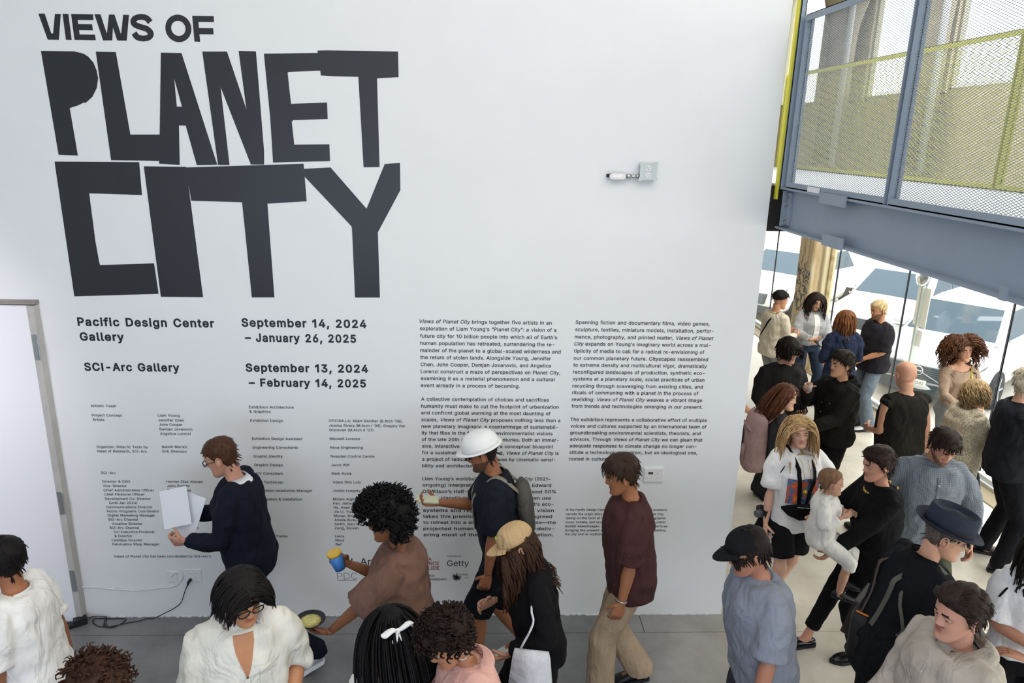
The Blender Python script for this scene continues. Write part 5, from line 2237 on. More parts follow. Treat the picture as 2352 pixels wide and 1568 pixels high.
# H hard hat
Q['hardhat'] = person((1108, 1040), 90, 'person in a white cap, navy polo and shorts walking along the wall', 1.80, 'm', '9b6648', lean=9, head=(0, 16, 0),
                      arms=dict(R=dict(t=(.06, .42, 1.22), c=.6, n=(-.2, 0, 1), d=(-.1, 1, .1), h=(.4, -.5, -1)), L=dict(t=(-.22, .10, .86), c=.6)),
                      feet=dict(R=(.09, -.16, 0, .5), L=(-.1, .16)),
                      top=tee('1d212b', hem=.82, label='navy polo shirt'), bottom=dict(mat=fabric('14161d'), len=.52, prof=[.104, .104, .100, .1, .1, .1], w=1.03, name='shorts'),
                      shoes=dict(col='d8d5ce', sole='eeeeee'), hair=dict(kind='short', col='221a17', t=.006, n=60, L=.03, zmax=.03), stubble=2, seed=18)
# I beige cap
Q['beigecap'] = person((1190, 1252), 95, 'person in a beige cap with long brown hair and black clothes', 1.66, 'f', 'b98a70', lean=8, head=(0, 26, 0),
                       arms=dict(L=dict(t=(-.20, .20, 1.02), c=.5, n=(.6, 0, .6)), R=dict(t=(.14, .26, 1.14), c=.5)),
                       feet=dict(R=(.1, .26), L=(-.1, -.26, 0, .7)),
                       top=longs('121214', hem=.84, ease=.026, sr=.075, sr2=.06), bottom=trou('0e0e10', prof=WIDE, w=1.05), shoes=dict(col='1b1b1e'),
                       hair=dict(kind='long', col='251710', col2='4a3121', t=.010, n=220, L=.30, r=.0085, long=1, wav=.010, freq=9, zmax=.03), seed=19)
# J maroon
Q['maroon'] = person((1428, 1092), 90, 'person in a dark maroon T-shirt and beige trousers walking left', 1.77, 'm', 'a36c4a', lean=5, head=(0, 14, 0),
                     arms=dict(L=dict(t=(-.24, .10, .80), c=.45), R=dict(t=(.22, -.12, .84), c=.4)),
                     feet=dict(R=(.09, -.14, 0, .3), L=(-.09, .16)),
                     top=tee('4b2f2e', hem=.80, ease=.034, sr=.085, sr2=.088, sleeve=.5), bottom=trou('a8937a', prof=WIDE, w=.92, drape=.6), shoes=dict(col='111113'),
                     hair=dict(kind='short', col='2a1d15', col2='3d2b1f', t=.015, n=220, L=.05, fwd=.3, top=.6), seed=20)
# K black cap grey tee
Q['greytee'] = person((1718, 1268), 98, 'person in a black baseball cap and a heather grey T-shirt', 1.77, 'm', 'b77f66', lean=10, head=(-4, 18, 0), g=1.03,
                      arms=dict(L=dict(t=(-.26, .16, .84), c=.45), R=dict(t=(.22, -.14, .84), c=.4)), feet=dict(R=(.1, -.28, 0, .8), L=(-.1, .3)),
                      top=tee('8a8f9b', hem=.80, ease=.034, sr=.085, sr2=.088, sleeve=.5), bottom=trou('3a3c44'), shoes=dict(col='2a2a2d'),
                      hair=dict(kind='short', col='1f1613', t=.010, n=160, L=.06, fwd=-.2, back=.8, zmax=.03), seed=21)
# L blonde
Q['blonde'] = person((1836, 990), 188, 'person with long blonde hair, white printed T-shirt, black shorts and white sneakers', 1.69, 'f', 'd9aa92', head=(-18, 6, 8),
                     arms=dict(R=dict(t=(.26, .10, .86), c=.7, n=(-1, .2, 0), h=(.6, -.8, 0)), L=dict(t=(-.24, .24, 1.12), c=.6, n=(.8, .2, .3), h=(-.7, -.6, -.6))),
                     feet=dict(R=(.08, .06, -12), L=(-.06, -.16, 10)),
                     top=tee('ecebea', hem=.78, ease=.034, sr=.078, sr2=.086, sleeve=.48, label='oversized white T-shirt', wr=.008), bottom=dict(mat=fabric('1a191b'), len=.42, prof=[.11, .115, .115, .115, .11, .11], name='shorts', label='black shorts'),
                     shoes=dict(col='efeeec', sole='f6f6f6'), hair=dict(kind='long', col='8f6c42', col2='d9b684', t=.007, n=210, L=.25, r=.006, long=1, wav=.003, part=1), seed=22)
# M mauve backpack
Q['mauve'] = person((1803, 912), -96, 'person with long auburn hair, charcoal top and black trousers, seen from the side', 1.64, 'f', 'dcb294', head=(-38, 4, 0),
                    arms=dict(R=dict(t=(.16, .24, 1.05), c=.5), L=dict(t=(-.14, .26, 1.08), c=.5)), feet=dict(R=(.09, .04), L=(-.09, -.03)),
                    top=longs('3b3a3d', hem=.90, ease=.014), bottom=trou('1b1719', prof=WIDE, w=.82), shoes=dict(col='141416'),
                    hair=dict(kind='long', col='3a2018', col2='7a4a34', t=.009, n=260, L=.28, r=.007, pull=.004, long=1, wav=.002, part=1), seed=23)
# N black sweater
Q['sweater'] = person((1812, 806), 192, 'person with shaggy black hair, round glasses and a black sweatshirt', 1.76, 'm', 'd3a285', g=1.12, head=(8, 12, 0),
                      arms=dict(R=dict(t=(.20, .22, 1.02), c=.5), L=dict(t=(-.02, .34, 1.06), c=.6, n=(.4, 0, .8), d=(.6, .6, .1))),
                      top=longs('262525', hem=.84, ease=.034, sr=.082, sr2=.056, label='oversized black sweatshirt', wr=.009), bottom=trou('2c2c2f', prof=WIDE, w=.85), shoes=dict(col='1d1d20'),
                      hair=dict(kind='bob', col='15110f', col2='2b211b', t=.020, n=320, L=.075, r=.007, fringe=1, wav=.008, freq=9, grav=.2, top=.3), seed=24)
# O denim jacket
Q['denim'] = person((1932, 838), 100, 'person in a black denim jacket drinking from a clear cup', 1.76, 'm', 'cd9a78', head=(0, 2, 0), g=1.05,
                    arms=dict(R=dict(t=(.06, .30, 1.36), c=.85, n=(-1, .1, .1), d=(-.35, .5, .75), h=(.5, .2, -1)), L=dict(t=(-.14, .36, 1.05), c=.45, n=(.2, 0, 1), d=(.1, 1, .1), h=(-.4, -.8, -.5))),
                    feet=dict(R=(.1, .06, -8), L=(-.11, -.05, 8)),
                    top=longs('1e1d1a', hem=.84, ease=.030, sr=.078, sr2=.056, name='jacket', label='black denim jacket with a hood', wr=.009), bottom=trou('151315', prof=SLIM), shoes=dict(col='17171a'),
                    hair=dict(kind='short', col='17110f', col2='2c201a', t=.015, n=260, L=.055, fwd=.2, top=.8, lift=.25), seed=25)
# P cream sweater
Q['cream'] = person((1792, 690), -72, 'person with faded black hair, cream sweater and grey trousers', 1.74, 'm', 'c99474', head=(-10, 8, 0),
                    arms=dict(R=dict(t=(.12, .26, 1.14), c=.6, n=(-.8, 0, .4)), L=dict(t=(-.08, .26, 1.16), c=.6)), feet=dict(R=(.1, 0), L=(-.1, .05)),
                    top=longs('d8ccb8', hem=.86, ease=.026, label='cream sweater'), bottom=trou('8d8d90', prof=WIDE, w=.85), shoes=dict(col='26262a'),
                    hair=dict(kind='short', col='17110f', t=.012, n=240, L=.03, fade=1, top=.9), stubble=1, seed=26)
# Q grey bomber + tablet
Q['tablet'] = person((1874, 692), 186, 'person with long dark wavy hair, grey bomber jacket and blue jeans', 1.68, 'f', 'd2a083', head=(-6, 26, 0),
                     arms=dict(R=dict(t=(.16, .30, 1.10), c=.3, n=(0, .3, 1), d=(-.9, .4, .2), h=(.7, -.4, -.8)), L=dict(t=(-.13, .30, 1.04), c=.4, n=(.2, 0, 1), d=(.5, .8, 0), h=(-.7, -.4, -.8))),
                     feet=dict(R=(.2, .03, -15), L=(-.2, 0, 15)),
                     top=longs('a9aaac', hem=.96, ease=.034, sr=.084, sr2=.056, name='jacket', label='light grey bomber jacket', wr=.009), bottom=trou('333f50', prof=WIDE, w=.85, label='blue jeans', name='jeans'), shoes=dict(col='dad7d2'),
                     hair=dict(kind='long', col='1a1210', col2='33241d', t=.010, n=260, L=.28, r=.007, long=1, wav=.006, freq=10, pull=.0015), seed=27)
# R floral dress back
Q['floral'] = person((1943, 735), -8, 'person seen from behind with auburn bob and dark blue floral dress', 1.67, 'f', 'd3a387', head=(0, 4, 0),
                     arms=dict(R=dict(t=(.16, .22, 1.0), c=.4), L=dict(t=(-.16, .22, 1.0), c=.4)),
                     top=dict(mat=fabric('283149', 'dots', c2='12141f', scale=55), sleeve=.95, sr=.085, sr2=.05, hem=.9, ease=.02, boxy=.3, name='dress_top', label='navy floral blouse top', wr=.008),
                     bottom=dict(kind='skirt', mat=fabric('283149', 'dots', c2='12141f', scale=55), bot=.42, flare=.27), shoes=dict(col='2a1e1a'),
                     hair=dict(kind='bob', col='3d2218', col2='94603a', t=.017, n=300, L=.19, r=.009, long=1, wav=.004), seed=28)
# S blond buzz
Q['blond'] = person((2018, 712), 96, 'person with bleached cropped hair, black T-shirt and blue jeans', 1.76, 'm', 'bb8562', head=(0, 12, 0), g=1.03,
                    arms=dict(L=dict(t=(-.10, .22, 1.0), c=.4, h=(-.6, -.8, -.3)), R=dict(t=(.10, .20, 1.05), c=.4)),
                    top=tee('262429', hem=.82, ease=.036, sr=.090, sr2=.092, sleeve=.52, wr=.009), bottom=trou('68757f', prof=WIDE, w=.85, name='jeans'), shoes=dict(col='e0deda'),
                    hair=dict(kind='short', col='a08b62', col2='d6c294', t=.009, n=260, L=.018, r=.005, fade=0), stubble=2, brow='3a2a1e', seed=29)
# T bald
Q['bald'] = person((2080, 862), 12, 'bald person seen from behind in a black sleeveless top and green trousers', 1.80, 'm', 'd09c80', g=1.05, head=(-14, 10, 0), lean=3,
                   arms=dict(R=dict(t=(.33, .02, .87), c=.4, h=(.7, -.5, 0)), L=dict(t=(-.10, .26, 1.05), c=.4, h=(-.2, -.5, -.8))), feet=dict(R=(.08, -.22, 0, .5), L=(-.1, .16)),
                   top=dict(mat=fabric('201e1a'), sleeve=.04, sr=.070, sr2=.066, hem=.80, ease=.03, boxy=.8, label='black sleeveless top'), bottom=trou('3f5a48', prof=STR, len=.78, label='green cropped trousers'), shoes=dict(col='3a2d25'),
                   hair=dict(kind='none', col='6e5a4c'), seed=30)
# U big hair
Q['bighair'] = person((2212, 806), 184, 'person with big brown curly hair and a taupe off-shoulder top', 1.68, 'f', 'cf9c7f', head=(-6, -4, 4),
                      arms=dict(R=dict(t=(.10, .30, 1.04), c=.6, n=(-.8, .1, .3), d=(-.5, .9, -.1), h=(.8, -.3, -.6)), L=dict(t=(-.10, .30, 1.04), c=.6, n=(.8, .1, .3), d=(.5, .9, -.1), h=(-.8, -.3, -.6))),
                      top=dict(mat=fabric('a08a78'), sleeve=.98, sr=.054, sr2=.036, hem=1.0, ease=.008, boxy=0, top=1.40, label='taupe off-shoulder top'), bottom=trou('84888c', prof=WIDE, w=.8, label='grey trousers'), shoes=dict(col='dcd8d4'),
                      hair=dict(kind='bigcurl', col='241510', col2='6b4328', t=.045, n=680, L=.23, r=.009, lump=.5, curly=1, long=1), seed=31)
# V cardigan
Q['cardigan'] = person((2240, 902), -84, 'person with grey-blond curls, speckled cardigan and coffee cup', 1.60, 'f', 'd8ab94', g=1.10, head=(0, 10, 0),
                       arms=dict(R=dict(t=(.10, .34, 1.04), c=.75, n=(-1, 0, .1), h=(.5, -.8, -.5)), L=dict(t=(-.10, .36, 1.0), c=.7)), feet=dict(R=(.1, .10, -10), L=(-.1, -.06)),
                       top=dict(mat=fabric('c2b8a2', 'dots', c2='7d735f', scale=85), sleeve=.86, sr=.088, sr2=.072, hem=.62, ease=.036, boxy=.8, name='cardigan', label='speckled cream cardigan', wr=.009), bottom=trou('1a2334', prof=SLIM), shoes=dict(col='7b6552', boot=1, rough=.25, sole='3a2d24'),
                       hair=dict(kind='bob', col='6e5637', col2='c2a77b', t=.022, n=380, L=.13, r=.0085, wav=.014, freq=11, lump=.5, curly=1, fringe=1), seed=32)
# W right man dark shirt
Q['dark_shirt'] = person((2366, 884), -112, 'person with grey hair and a loose black shirt at the right edge', 1.86, 'm', 'd3a288', g=1.06, head=(0, 8, 0),
                         arms=dict(R=dict(t=(-.02, .30, 1.10), c=.4, d=(-.9, .3, 0)), L=dict(t=(.06, .30, 1.06), c=.4, d=(.9, .3, 0))), feet=dict(R=(.16, .05), L=(-.16, .0)),
                         top=longs('1b1d24', hem=.84, ease=.036, sr=.084, sr2=.06, label='loose black shirt', wr=.009), bottom=trou('121317', prof=STR), shoes=dict(col='33261f'),
                         hair=dict(kind='short', col='8b8170', col2='cfc6b2', t=.020, n=240, L=.055, back=.4), seed=33)
# X check shirt
Q['check'] = person((2166, 1026), 168, 'bearded person in a blue-grey checked shirt looking down', 1.76, 'm', 'c68f76', g=1.04, head=(8, 26, 0), lean=4,
                    arms=dict(R=dict(t=(.30, -.02, .92), c=.4, h=(.9, -.6, 0)), L=dict(t=(-.28, .16, .92), c=.4, h=(-.9, -.6, 0))), feet=dict(L=(-.17, .10, 25), R=(.12, -.14, 0, .3)),
                    top=dict(mat=fabric('838a93', 'check', c2='5f6773'), sleeve=.95, sr=.082, sr2=.062, hem=.76, ease=.034, boxy=.8, label='blue-grey checked shirt', wr=.009), bottom=trou('4a4f40', prof=STR), shoes=dict(col='1b2338', sole='e8e6e0'),
                    hair=dict(kind='short', col='1d1412', col2='35261f', t=.015, n=300, L=.045, fwd=.2, top=.6), stubble=2, seed=34)
# Y mother
Q['carrier'] = person((2016, 1068), 93, 'person in black striding left with a baby in the arms', 1.70, 'f', 'c69078', lean=5, head=(0, 8, 0),
                      arms=dict(R=dict(t=(.10, .42, 1.16), c=.5, n=(-.8, 0, .5), h=(.6, -.7, -.5)), L=dict(t=(-.10, .40, .98), c=.5, n=(.6, 0, .6), h=(-.6, -.7, -.5))),
                      feet=dict(R=(.10, .36, 0, .1), L=(-.09, .06, 0, .0)),
                      top=longs('121214', hem=.80, ease=.032, sr=.078, sr2=.052, label='black top'), bottom=trou('0f0f11', prof=[.098, .088, .068, .062, .056, .054], len=.93), shoes=dict(col='151517', point=1, rough=.2),
                      hair=dict(kind='short', col='1b110f', col2='3a2520', t=.018, n=240, L=.05, top=.4), seed=35)
# AA hat man
Q['hat'] = person((2172, 1232), -94, 'older person in a navy felt hat and black jacket carrying bags', 1.80, 'm', 'd2a085', g=1.12, lean=13, head=(-24, 10, 0),
                  arms=dict(R=dict(t=(.20, .26, 1.0), c=.5), L=dict(t=(-.14, .30, .98), c=.5)), feet=dict(R=(.11, .16), L=(-.11, -.16)),
                  top=longs('15171b', hem=.74, ease=.038, sr=.086, sr2=.064, name='jacket', label='black zip jacket', wr=.009), bottom=trou('121214'), shoes=dict(col='17171a'),
                  hair=dict(kind='short', col='5c534b', t=.005, n=60, L=.02, zmax=.03), seed=36)
# AB moustache
Q['beige'] = person((2200, 1412), 97, 'person with dark swept-back hair, moustache and beige jacket', 1.78, 'm', 'c4917c', g=1.14, lean=3, head=(2, 2, 0),
                    arms=dict(R=dict(t=(.24, .20, .92), c=.5), L=dict(t=(-.26, .22, .92), c=.5)),
                    top=longs('b5aca0', hem=.82, ease=.036, sr=.086, sr2=.062, name='jacket', label='beige jacket with a broad collar', wr=.009), bottom=trou('2b2a2c'),
                    hair=dict(kind='short', col='1c1412', col2='3a2a22', t=.014, n=320, L=.055, fwd=-.8, back=.4, top=.5, lift=.15), stubble=1, seed=37)
# AC right edge crossed arms
Q['crossed'] = person((2408, 1268), 150, 'person with crossed arms and rolled white sleeves at the right edge', 1.68, 'f', 'b9836a',
                      arms=dict(R=dict(t=(-.04, .24, 1.12), c=.3, d=(-.9, .2, .3), h=(.8, .1, -.8)), L=dict(t=(.04, .27, 1.08), c=.3, d=(.9, .1, .2), h=(-.8, .1, -.8))),
                      top=tee('e6e6e8', sleeve=.50, sr=.08, sr2=.072, hem=.95, label='white shirt with rolled sleeves'), bottom=trou('151517', prof=WIDE, w=.9), shoes=dict(col='17171a'),
                      hair=dict(kind='long', col='1b1411', t=.014, n=120, L=.25, r=.012, long=1), seed=38)
# AD behind the wall edge
Q['hidden'] = person((1640, 830), -88, 'person mostly hidden behind the wall end, a forearm reaching out', 1.66, 'm', 'cf9c80',
                     arms=dict(R=dict(t=(.20, .44, 1.10), c=.4, d=(.1, 1, .15), n=(-.3, 0, 1)), L=dict(t=(-.20, .1, .9), c=.4)),
                     top=tee('1c1c1f', sleeve=.6), bottom=trou('1b1b1e'), shoes=dict(col='17171a'), hair=dict(kind='short', col='1b1411', t=.014, n=80, L=.04), seed=39)

# baby carried by the striding person
Q['baby'] = person((1908, 1108), -120, 'baby in a white cotton outfit carried against the black top', .98, 'f', 'b88c74', g=1.15, head=(20, 0, 0), hs=1.42, hz=1.44,
                   arms=dict(R=dict(t=(.16, .20, 1.28), c=.4), L=dict(t=(-.22, .24, 1.2), c=.4)), feet=dict(R=(.16, .30), L=(-.14, .34)), pel_drop=.16,
                   top=dict(mat=fabric('d9d6d0'), sleeve=.9, sr=.07, sr2=.055, hem=.80, ease=.03, boxy=.8, label='white cotton top'), bottom=trou('d9d6d0', len=.7), shoes=dict(col='1d1d22'),
                   hair=dict(kind='short', col='7a5a42', t=.004, n=80, L=.02, r=.004), seed=40)

process_jobs()
# ------------------------------------------------------------------ worn and held things
GOLD = mat('gold', 'c9a23c', .3, metal=.8)
SILVER = mat('silver', 'd0d2d4', .25, metal=.9)
BLACKF = fabric('141416')
PAPER = mat('paper', 'e9ebf2', .7)


def SK(p):
    return p.hands_mat


def facing(d, up=(0, 0, 1)):
    """3x3 with columns x, y(out = d), z"""
    d = nrmz(d)
    x = nrmz(np.cross(d, up))
    return np.stack([x, d, np.cross(x, d)], 1)


def straps(p, name, m, side=1, w=.03, label=None, drop=.88, back=True):
    """one strap over a shoulder, front and back down to the belt"""
    pts = []
    for t_ in np.linspace(0, 1, 8):
        pts.append(cast(p, (10 + 14 * t_) * side, drop + .06 + (1.36 - drop - .06) * t_, off=.010)[0])
    pts.append(p.T((.088 * side, .02, 1.468)))
    pts.append(p.T((.090 * side, -.05, 1.468)))
    if back:
        for t_ in np.linspace(0, 1, 6):
            pts.append(cast(p, (154 + 10 * t_) * side, 1.36 - .32 * t_, off=.010)[0])
    return ribbon(name, p, pts, w, .006, m, label=label)


def crossbody(p, name, m, hi=1, w=.02, label=None, lo=.96):
    """strap from shoulder `hi` diagonally to the other hip, all round"""
    pts = []
    for k in range(7):
        t = k / 6
        pts.append(cast(p, (22 - 100 * t) * hi, 1.38 - (1.38 - lo) * t)[0])
    front = pts[::-1]
    back = []
    for k in range(7):
        t = k / 6
        back.append(cast(p, (158 + 100 * t) * hi, 1.38 - (1.38 - lo) * t)[0])
    top = [p.T((.085 * hi, .01, 1.468)), p.T((.088 * hi, -.05, 1.468))]
    return ribbon(name, p, front + top + back, w, .005, m, label=label, smooth=3)


# --- suit
p = Q['suit']
collar(p, mat('white_cotton', 'e6e6ea', .8), label='white shirt collar')
glasses(p)
h = p.hand['R']
b = B()
R_ = facing((-.9, .25, .35))
b.box(h[0] + np.array([-.07, .0, .10]), (.20, .004, .25), R_ @ roty(.3))
b.box(h[0] + np.array([-.06, -.07, .06]), (.20, .003, .25), R_ @ roty(-.2))
held('paper_sheets', p, b, PAPER, 'white folded paper held by the person in the navy suit', 'paper', smooth=False, parts='sheet')
# --- linen
p = Q['linen']
glasses(p)
LIN = fabric('e4e1d6')
collar(p, LIN, h=.045, r0=.098, open_=.8, dz=.008, leaf=.045)
patch(p, 'neckline', SK(p), -8, 8, 1.30, 1.44, 6, off=.004, label='bare chest in the open collar', shape=lambda u, v: ((-1 + 2 * u) * (1 + 24 * v), 1.27 + .185 * v))
patch(p, 'placket', LIN, -4, 4, .84, 1.26, 8, off=.007)
patch(p, 'pocket', LIN, -38, -20, 1.18, 1.30, 5, off=.009)
buttons(p, [1.27, 1.17, 1.07, .97], mat('horn_button', '6c5a45', .4))
# --- afro
p = Q['afro']
h = p.hand['R']
b = B()
ax = nrmz(np.array([0, .3, 1]))
R_ = frame(ax)
c = h[0] + h[2] * .03
b.lathe([(.030, -.06), (.036, -.02), (.041, .055), (.037, .055), (.030, -.04)], 20, c, R_)
b2 = B()
b2.lathe([(.042, .035), (.0425, .056), (.0385, .056)], 20, c, R_)
held('paper_cup', p, b, mat('cup_blue', '3f7fcb', .4), 'blue cup with yellow rim held by the person with the afro', 'cup', sub=[('cup_rim', b2, mat('cup_yellow', 'd9b13a', .4))])
h = p.hand['L']
b = B()
b.lathe([(.0, -.01), (.05, -.008), (.085, .022), (.082, .024), (.048, -.002), (0, -.002)], 24, h[0] + np.array([0, .03, .045]))
b2 = B()
b2.lathe([(0, .03), (.03, .028), (.06, .012), (.055, .0)], 12, h[0] + np.array([0, .03, .045]))
held('snack_bowl', p, b, BLACKP, 'black bowl of snacks held low by the person with the afro', 'bowl', sub=[('snacks', b2, mat('snack_yellow', 'c9c07a', .7, noise_amt=.3, nscale=60))])
# --- bow
p = Q['bow']
b = B()
wm = mat('white_silk', 'f2f1ee', .5, bump=.3, bscale=30)
c = np.array([-.005, -.146, .060])
for sx_ in (-1, 1):
    b.tube([c, c + [.03 * sx_, -.012, .016], c + [.065 * sx_, -.004, .012 + .012 * sx_], c + [.085 * sx_, .004, .0]], [(.010, .008), (.020, .012), (.028, .012), (.006, .006)], 10, smooth=3)
    b.tube([c, c + [.012 * sx_, -.012, -.03], c + [.03 * sx_, -.010, -.055]], [(.008, .005), (.014, .004), (.016, .003)], 8, smooth=3)
b.ball(c + [0, -.006, 0], (.014, .012, .018), 8)
wear(p, 'hair_bow', b, wm, 'white fabric bow', local='head')
straps(p, 'bag_strap', mat('orange_leather', 'c8502a', .5), -1, .022, 'orange shoulder strap', back=True)
# --- pink
p = Q['pink']
PK = fabric('d7a79b')
collar(p, PK, h=.035, r0=.092, dz=.01, leaf=.04)
b = B()
for sx_ in (-1, 1):
    b.tube([(.080 * sx_, -.010 + .017 * math.sin(t), -.048 + .019 * math.cos(t)) for t in np.linspace(0, 6.28, 17)], .0035, 6)
wear(p, 'hoop_earring', b, SILVER, 'silver hoop earrings', local='head')
straps(p, 'bag_strap', mat('brown_leather', '6b3a2c', .5), 1, .014, 'thin brown bag strap')
# --- hard hat
p = Q['hardhat']
b = B()
n = 32
rs = []
a = np.arange(n) * 2 * math.pi / n
for q in np.linspace(0, 1, 9):
    th = q * math.pi / 2
    rs.append(np.stack([np.sin(a) * .108 * math.cos(th) ** .7, -.004 + np.cos(a) * .128 * math.cos(th) ** .7, np.full(n, .050 + .105 * math.sin(th))], 1))
b.rings(rs)
o = wear(p, 'hard_hat', b, mat('hat_white', 'ecedea', .35), 'white hard cap with a front brim', local='head')
b = B()
rs = []
for k, (g_, z) in enumerate(((1.0, .052), (1.10, .046), (1.12, .042), (1.0, .045))):
    rs.append(np.stack([np.sin(a) * .108 * g_, -.004 + np.cos(a) * .128 * (g_ + .22 * np.clip(np.cos(a), 0, 1) * (k in (1, 2))), np.full(n, z)], 1))
b.rings(rs, cap=False)
b.v = [np.concatenate(b.v) * p.s @ p.Rh.T + p.hc]
build('brim', b, mat('hat_white', 'ecedea'), o, smooth=True)
collar(p, fabric('1d212b'))
# sling pack on the back
q0, d0 = cast(p, 180, 1.22)
b = B()
rs = []
for z, w, t in ((.0, .09, .04), (.03, .13, .07), (.20, .14, .085), (.33, .12, .07), (.37, .07, .03)):
    aa = np.arange(16) * 2 * math.pi / 16
    rs.append([q0 + d0 * (.045 + t * .75 * math.sin(x)) + p.X * w * math.cos(x) + p.Z * (z - .2) for x in aa])
b.rings(rs)
b2 = B()
for sd in (1, -1):
    pts = [cast(p, 14 * sd, 1.12)[0], cast(p, 20 * sd, 1.25)[0], cast(p, 26 * sd, 1.36)[0], p.T((.092 * sd, 0, 1.474)), p.T((.095 * sd, -.07, 1.465)), q0 + d0 * .03 + p.X * .08 * sd + p.Z * .12]
    pts = resample(np.array(pts), 3)
    b2.tube(pts, [(.022, .006)] * len(pts), 8)
held('backpack', p, b, fabric('5a5852'), 'grey-tan backpack on the person in the white cap', 'backpack', sub=[('strap', b2, fabric('8a8676'))])
h = p.hand['R']
b = B()
b.box(h[0] + h[2] * .022, (.075, .15, .010), facing(h[1], h[2]) if False else np.stack([h[3], h[1], h[2]], 1))
held('phone', p, b, mat('phone_case_pale', 'c9ccae', .4), 'pale phone held out by the person in the white cap', 'phone', smooth=False, parts='case')
# --- beige cap
p = Q['beigecap']
o = cap(p, fabric('c3a57a'), label='beige baseball cap', h=1.05)
b = B()
b.box((.0, .085, .108), (.030, .006, .016), rotx(-.8))
b.v = [np.concatenate(b.v) * p.s @ p.Rh.T + p.hc]
build('patch', b, mat('lime_patch', '9ad12c', .6), o, label='lime green patch')
b = B()
q0, d0 = cast(p, -75, 1.05)
R_ = facing(d0)
rs = []
for z, w, t in ((-.16, .11, .012), (-.14, .12, .022), (.05, .10, .018), (.10, .09, .008)):
    rs.append([q0 + d0 * (.05 + t * sgn2) + R_[:, 0] * w * sgn1 + np.array([0, 0, z]) for sgn1, sgn2 in ((-1, -1), (1, -1), (1, 1), (-1, 1))])
b.rings(rs)
b2 = B()
b2.tube([q0 + d0 * .05 + R_[:, 0] * .06 + [0, 0, .10], q0 + d0 * .02 + [0, 0, .24], cast(p, -80, 1.32)[0] + [0, 0, .03], p.T((-.11, -.03, 1.462))], .006, 6, smooth=4)
held('tote_bag', p, b, fabric('d6d8de'), 'white cloth tote hanging at the side of the beige cap wearer', 'bag', sub=[('handle', b2, fabric('d6d8de'))])
# --- grey tee
p = Q['greytee']
cap(p, fabric('17181a'), label='black baseball cap')
neckband(p, fabric('7f8490'))
neckband(Q['maroon'], fabric('3f2626'))
neckband(Q['edge'], fabric('e2e0dc'))
p = Q['maroon']
b = B()
S_, E_, W_ = p.arm['L']
d = nrmz(W_ - E_)
R_ = frame(d)
b.tube([W_ - d * .01 + R_ @ np.array([.030 * math.cos(t), .030 * math.sin(t), 0]) for t in np.linspace(0, 6.28, 15)], .005, 6)
build('bracelet', b, SILVER, p.root, smooth=True)
# --- blonde
p = Q['blonde']
neckband(p, fabric('e0dfde'))
pm = bpy.data.materials.new('shirt_print')
pm.use_nodes = True
nt = pm.node_tree
bs = nt.nodes['Principled BSDF']
bs.inputs['Roughness'].default_value = .8
tc = nt.nodes.new('ShaderNodeTexCoord')
nz = nt.nodes.new('ShaderNodeTexNoise')
nz.inputs['Scale'].default_value = 14
mpn = nt.nodes.new('ShaderNodeMapping')
mpn.inputs['Scale'].default_value = (1.6, 1.6, .8)
nt.links.new(tc.outputs['Object'], mpn.inputs[0])
nt.links.new(mpn.outputs[0], nz.inputs['Vector'])
cr_ = nt.nodes.new('ShaderNodeValToRGB')
els = cr_.color_ramp.elements
els[0].position, els[0].color = .30, (*srgb('1b2030'), 1)
els[1].position, els[1].color = .75, (*srgb('d8a23c'), 1)
for pos_, c_ in ((.42, '49618c'), (.50, '6d7f9e'), (.56, 'c9512c'), (.66, 'd9683a')):
    e_ = els.new(pos_)
    e_.color = (*srgb(c_), 1)
nt.links.new(nz.outputs[0], cr_.inputs[0])
nt.links.new(cr_.outputs[0], bs.inputs['Base Color'])
patch(p, 'print', pm, 46, -44, 1.06, 1.28, 12, off=.005, label='square blue and orange picture print on the shirt')
for sd in (-1, 1):
    straps(p, 'strap', BLACKF, sd, .030, drop=.98)
q0, d0 = cast(p, 0, 1.03)
b = B()
rs = []
R_ = facing(d0)
for u, hh, t in ((-.16, .012, .01), (-.12, .045, .028), (-.04, .070, .045), (.05, .070, .045), (.13, .042, .028), (.16, .012, .01)):
    aa = np.arange(14) * 2 * math.pi / 14
    c = cast(p, -u * 330, 1.04 - .02 * abs(u))[0]
    rs.append([c + R_[:, 1] * (t * .8 + t * math.cos(x) * .9) + np.array([0, 0, -.015 + hh * math.sin(x) * (1.2 if math.sin(x) < 0 else .7)]) for x in aa])
b.rings(rs)
b2 = B()
b2.tube([cast(p, 44 - k * 8, 1.065 - .004 * abs(k - 5))[0] + d0 * .075 * gs(k - 5.5, 3.8) for k in range(12)], .0025, 5)
held('belt_bag', p, b, BLACKF, 'black pouch worn across the front of the white printed T-shirt', 'bag', sub=[('zip', b2, SILVER)])
b = B()
pts = [p.T((-.06, .02, 1.462))] + [cast(p, -12 + 2 * k, 1.40 - .05 * k, off=.008)[0] for k in range(5)]
pts2 = [p.T((.06, .02, 1.462))] + [cast(p, 12 - 2 * k, 1.40 - .05 * k, off=.008)[0] for k in range(5)]
b.tube(pts, .0018, 5, smooth=3)
b.tube(pts2, .0018, 5, smooth=3)
cq, dq = cast(p, 0, 1.17, off=.010)
b.lathe([(.019, -.003), (.021, .0), (.019, .004), (0, .004)], 18, cq, frame(dq))
wear(p, 'medallion', b, GOLD, 'gold medallion on a dark cord')
b = B()
for sx_ in (-1, 1):
    b.tube([(.078 * sx_, -.006 + .010 * math.sin(t), -.042 + .012 * math.cos(t)) for t in np.linspace(0, 6.28, 13)], .004, 6)
wear(p, 'earring', b, GOLD, 'gold hoop earrings', local='head')
h = p.hand['R']
R_ = np.stack([h[3], h[1], h[2]], 1)
b = B()
c = h[0] + h[1] * .045 + h[2] * .03
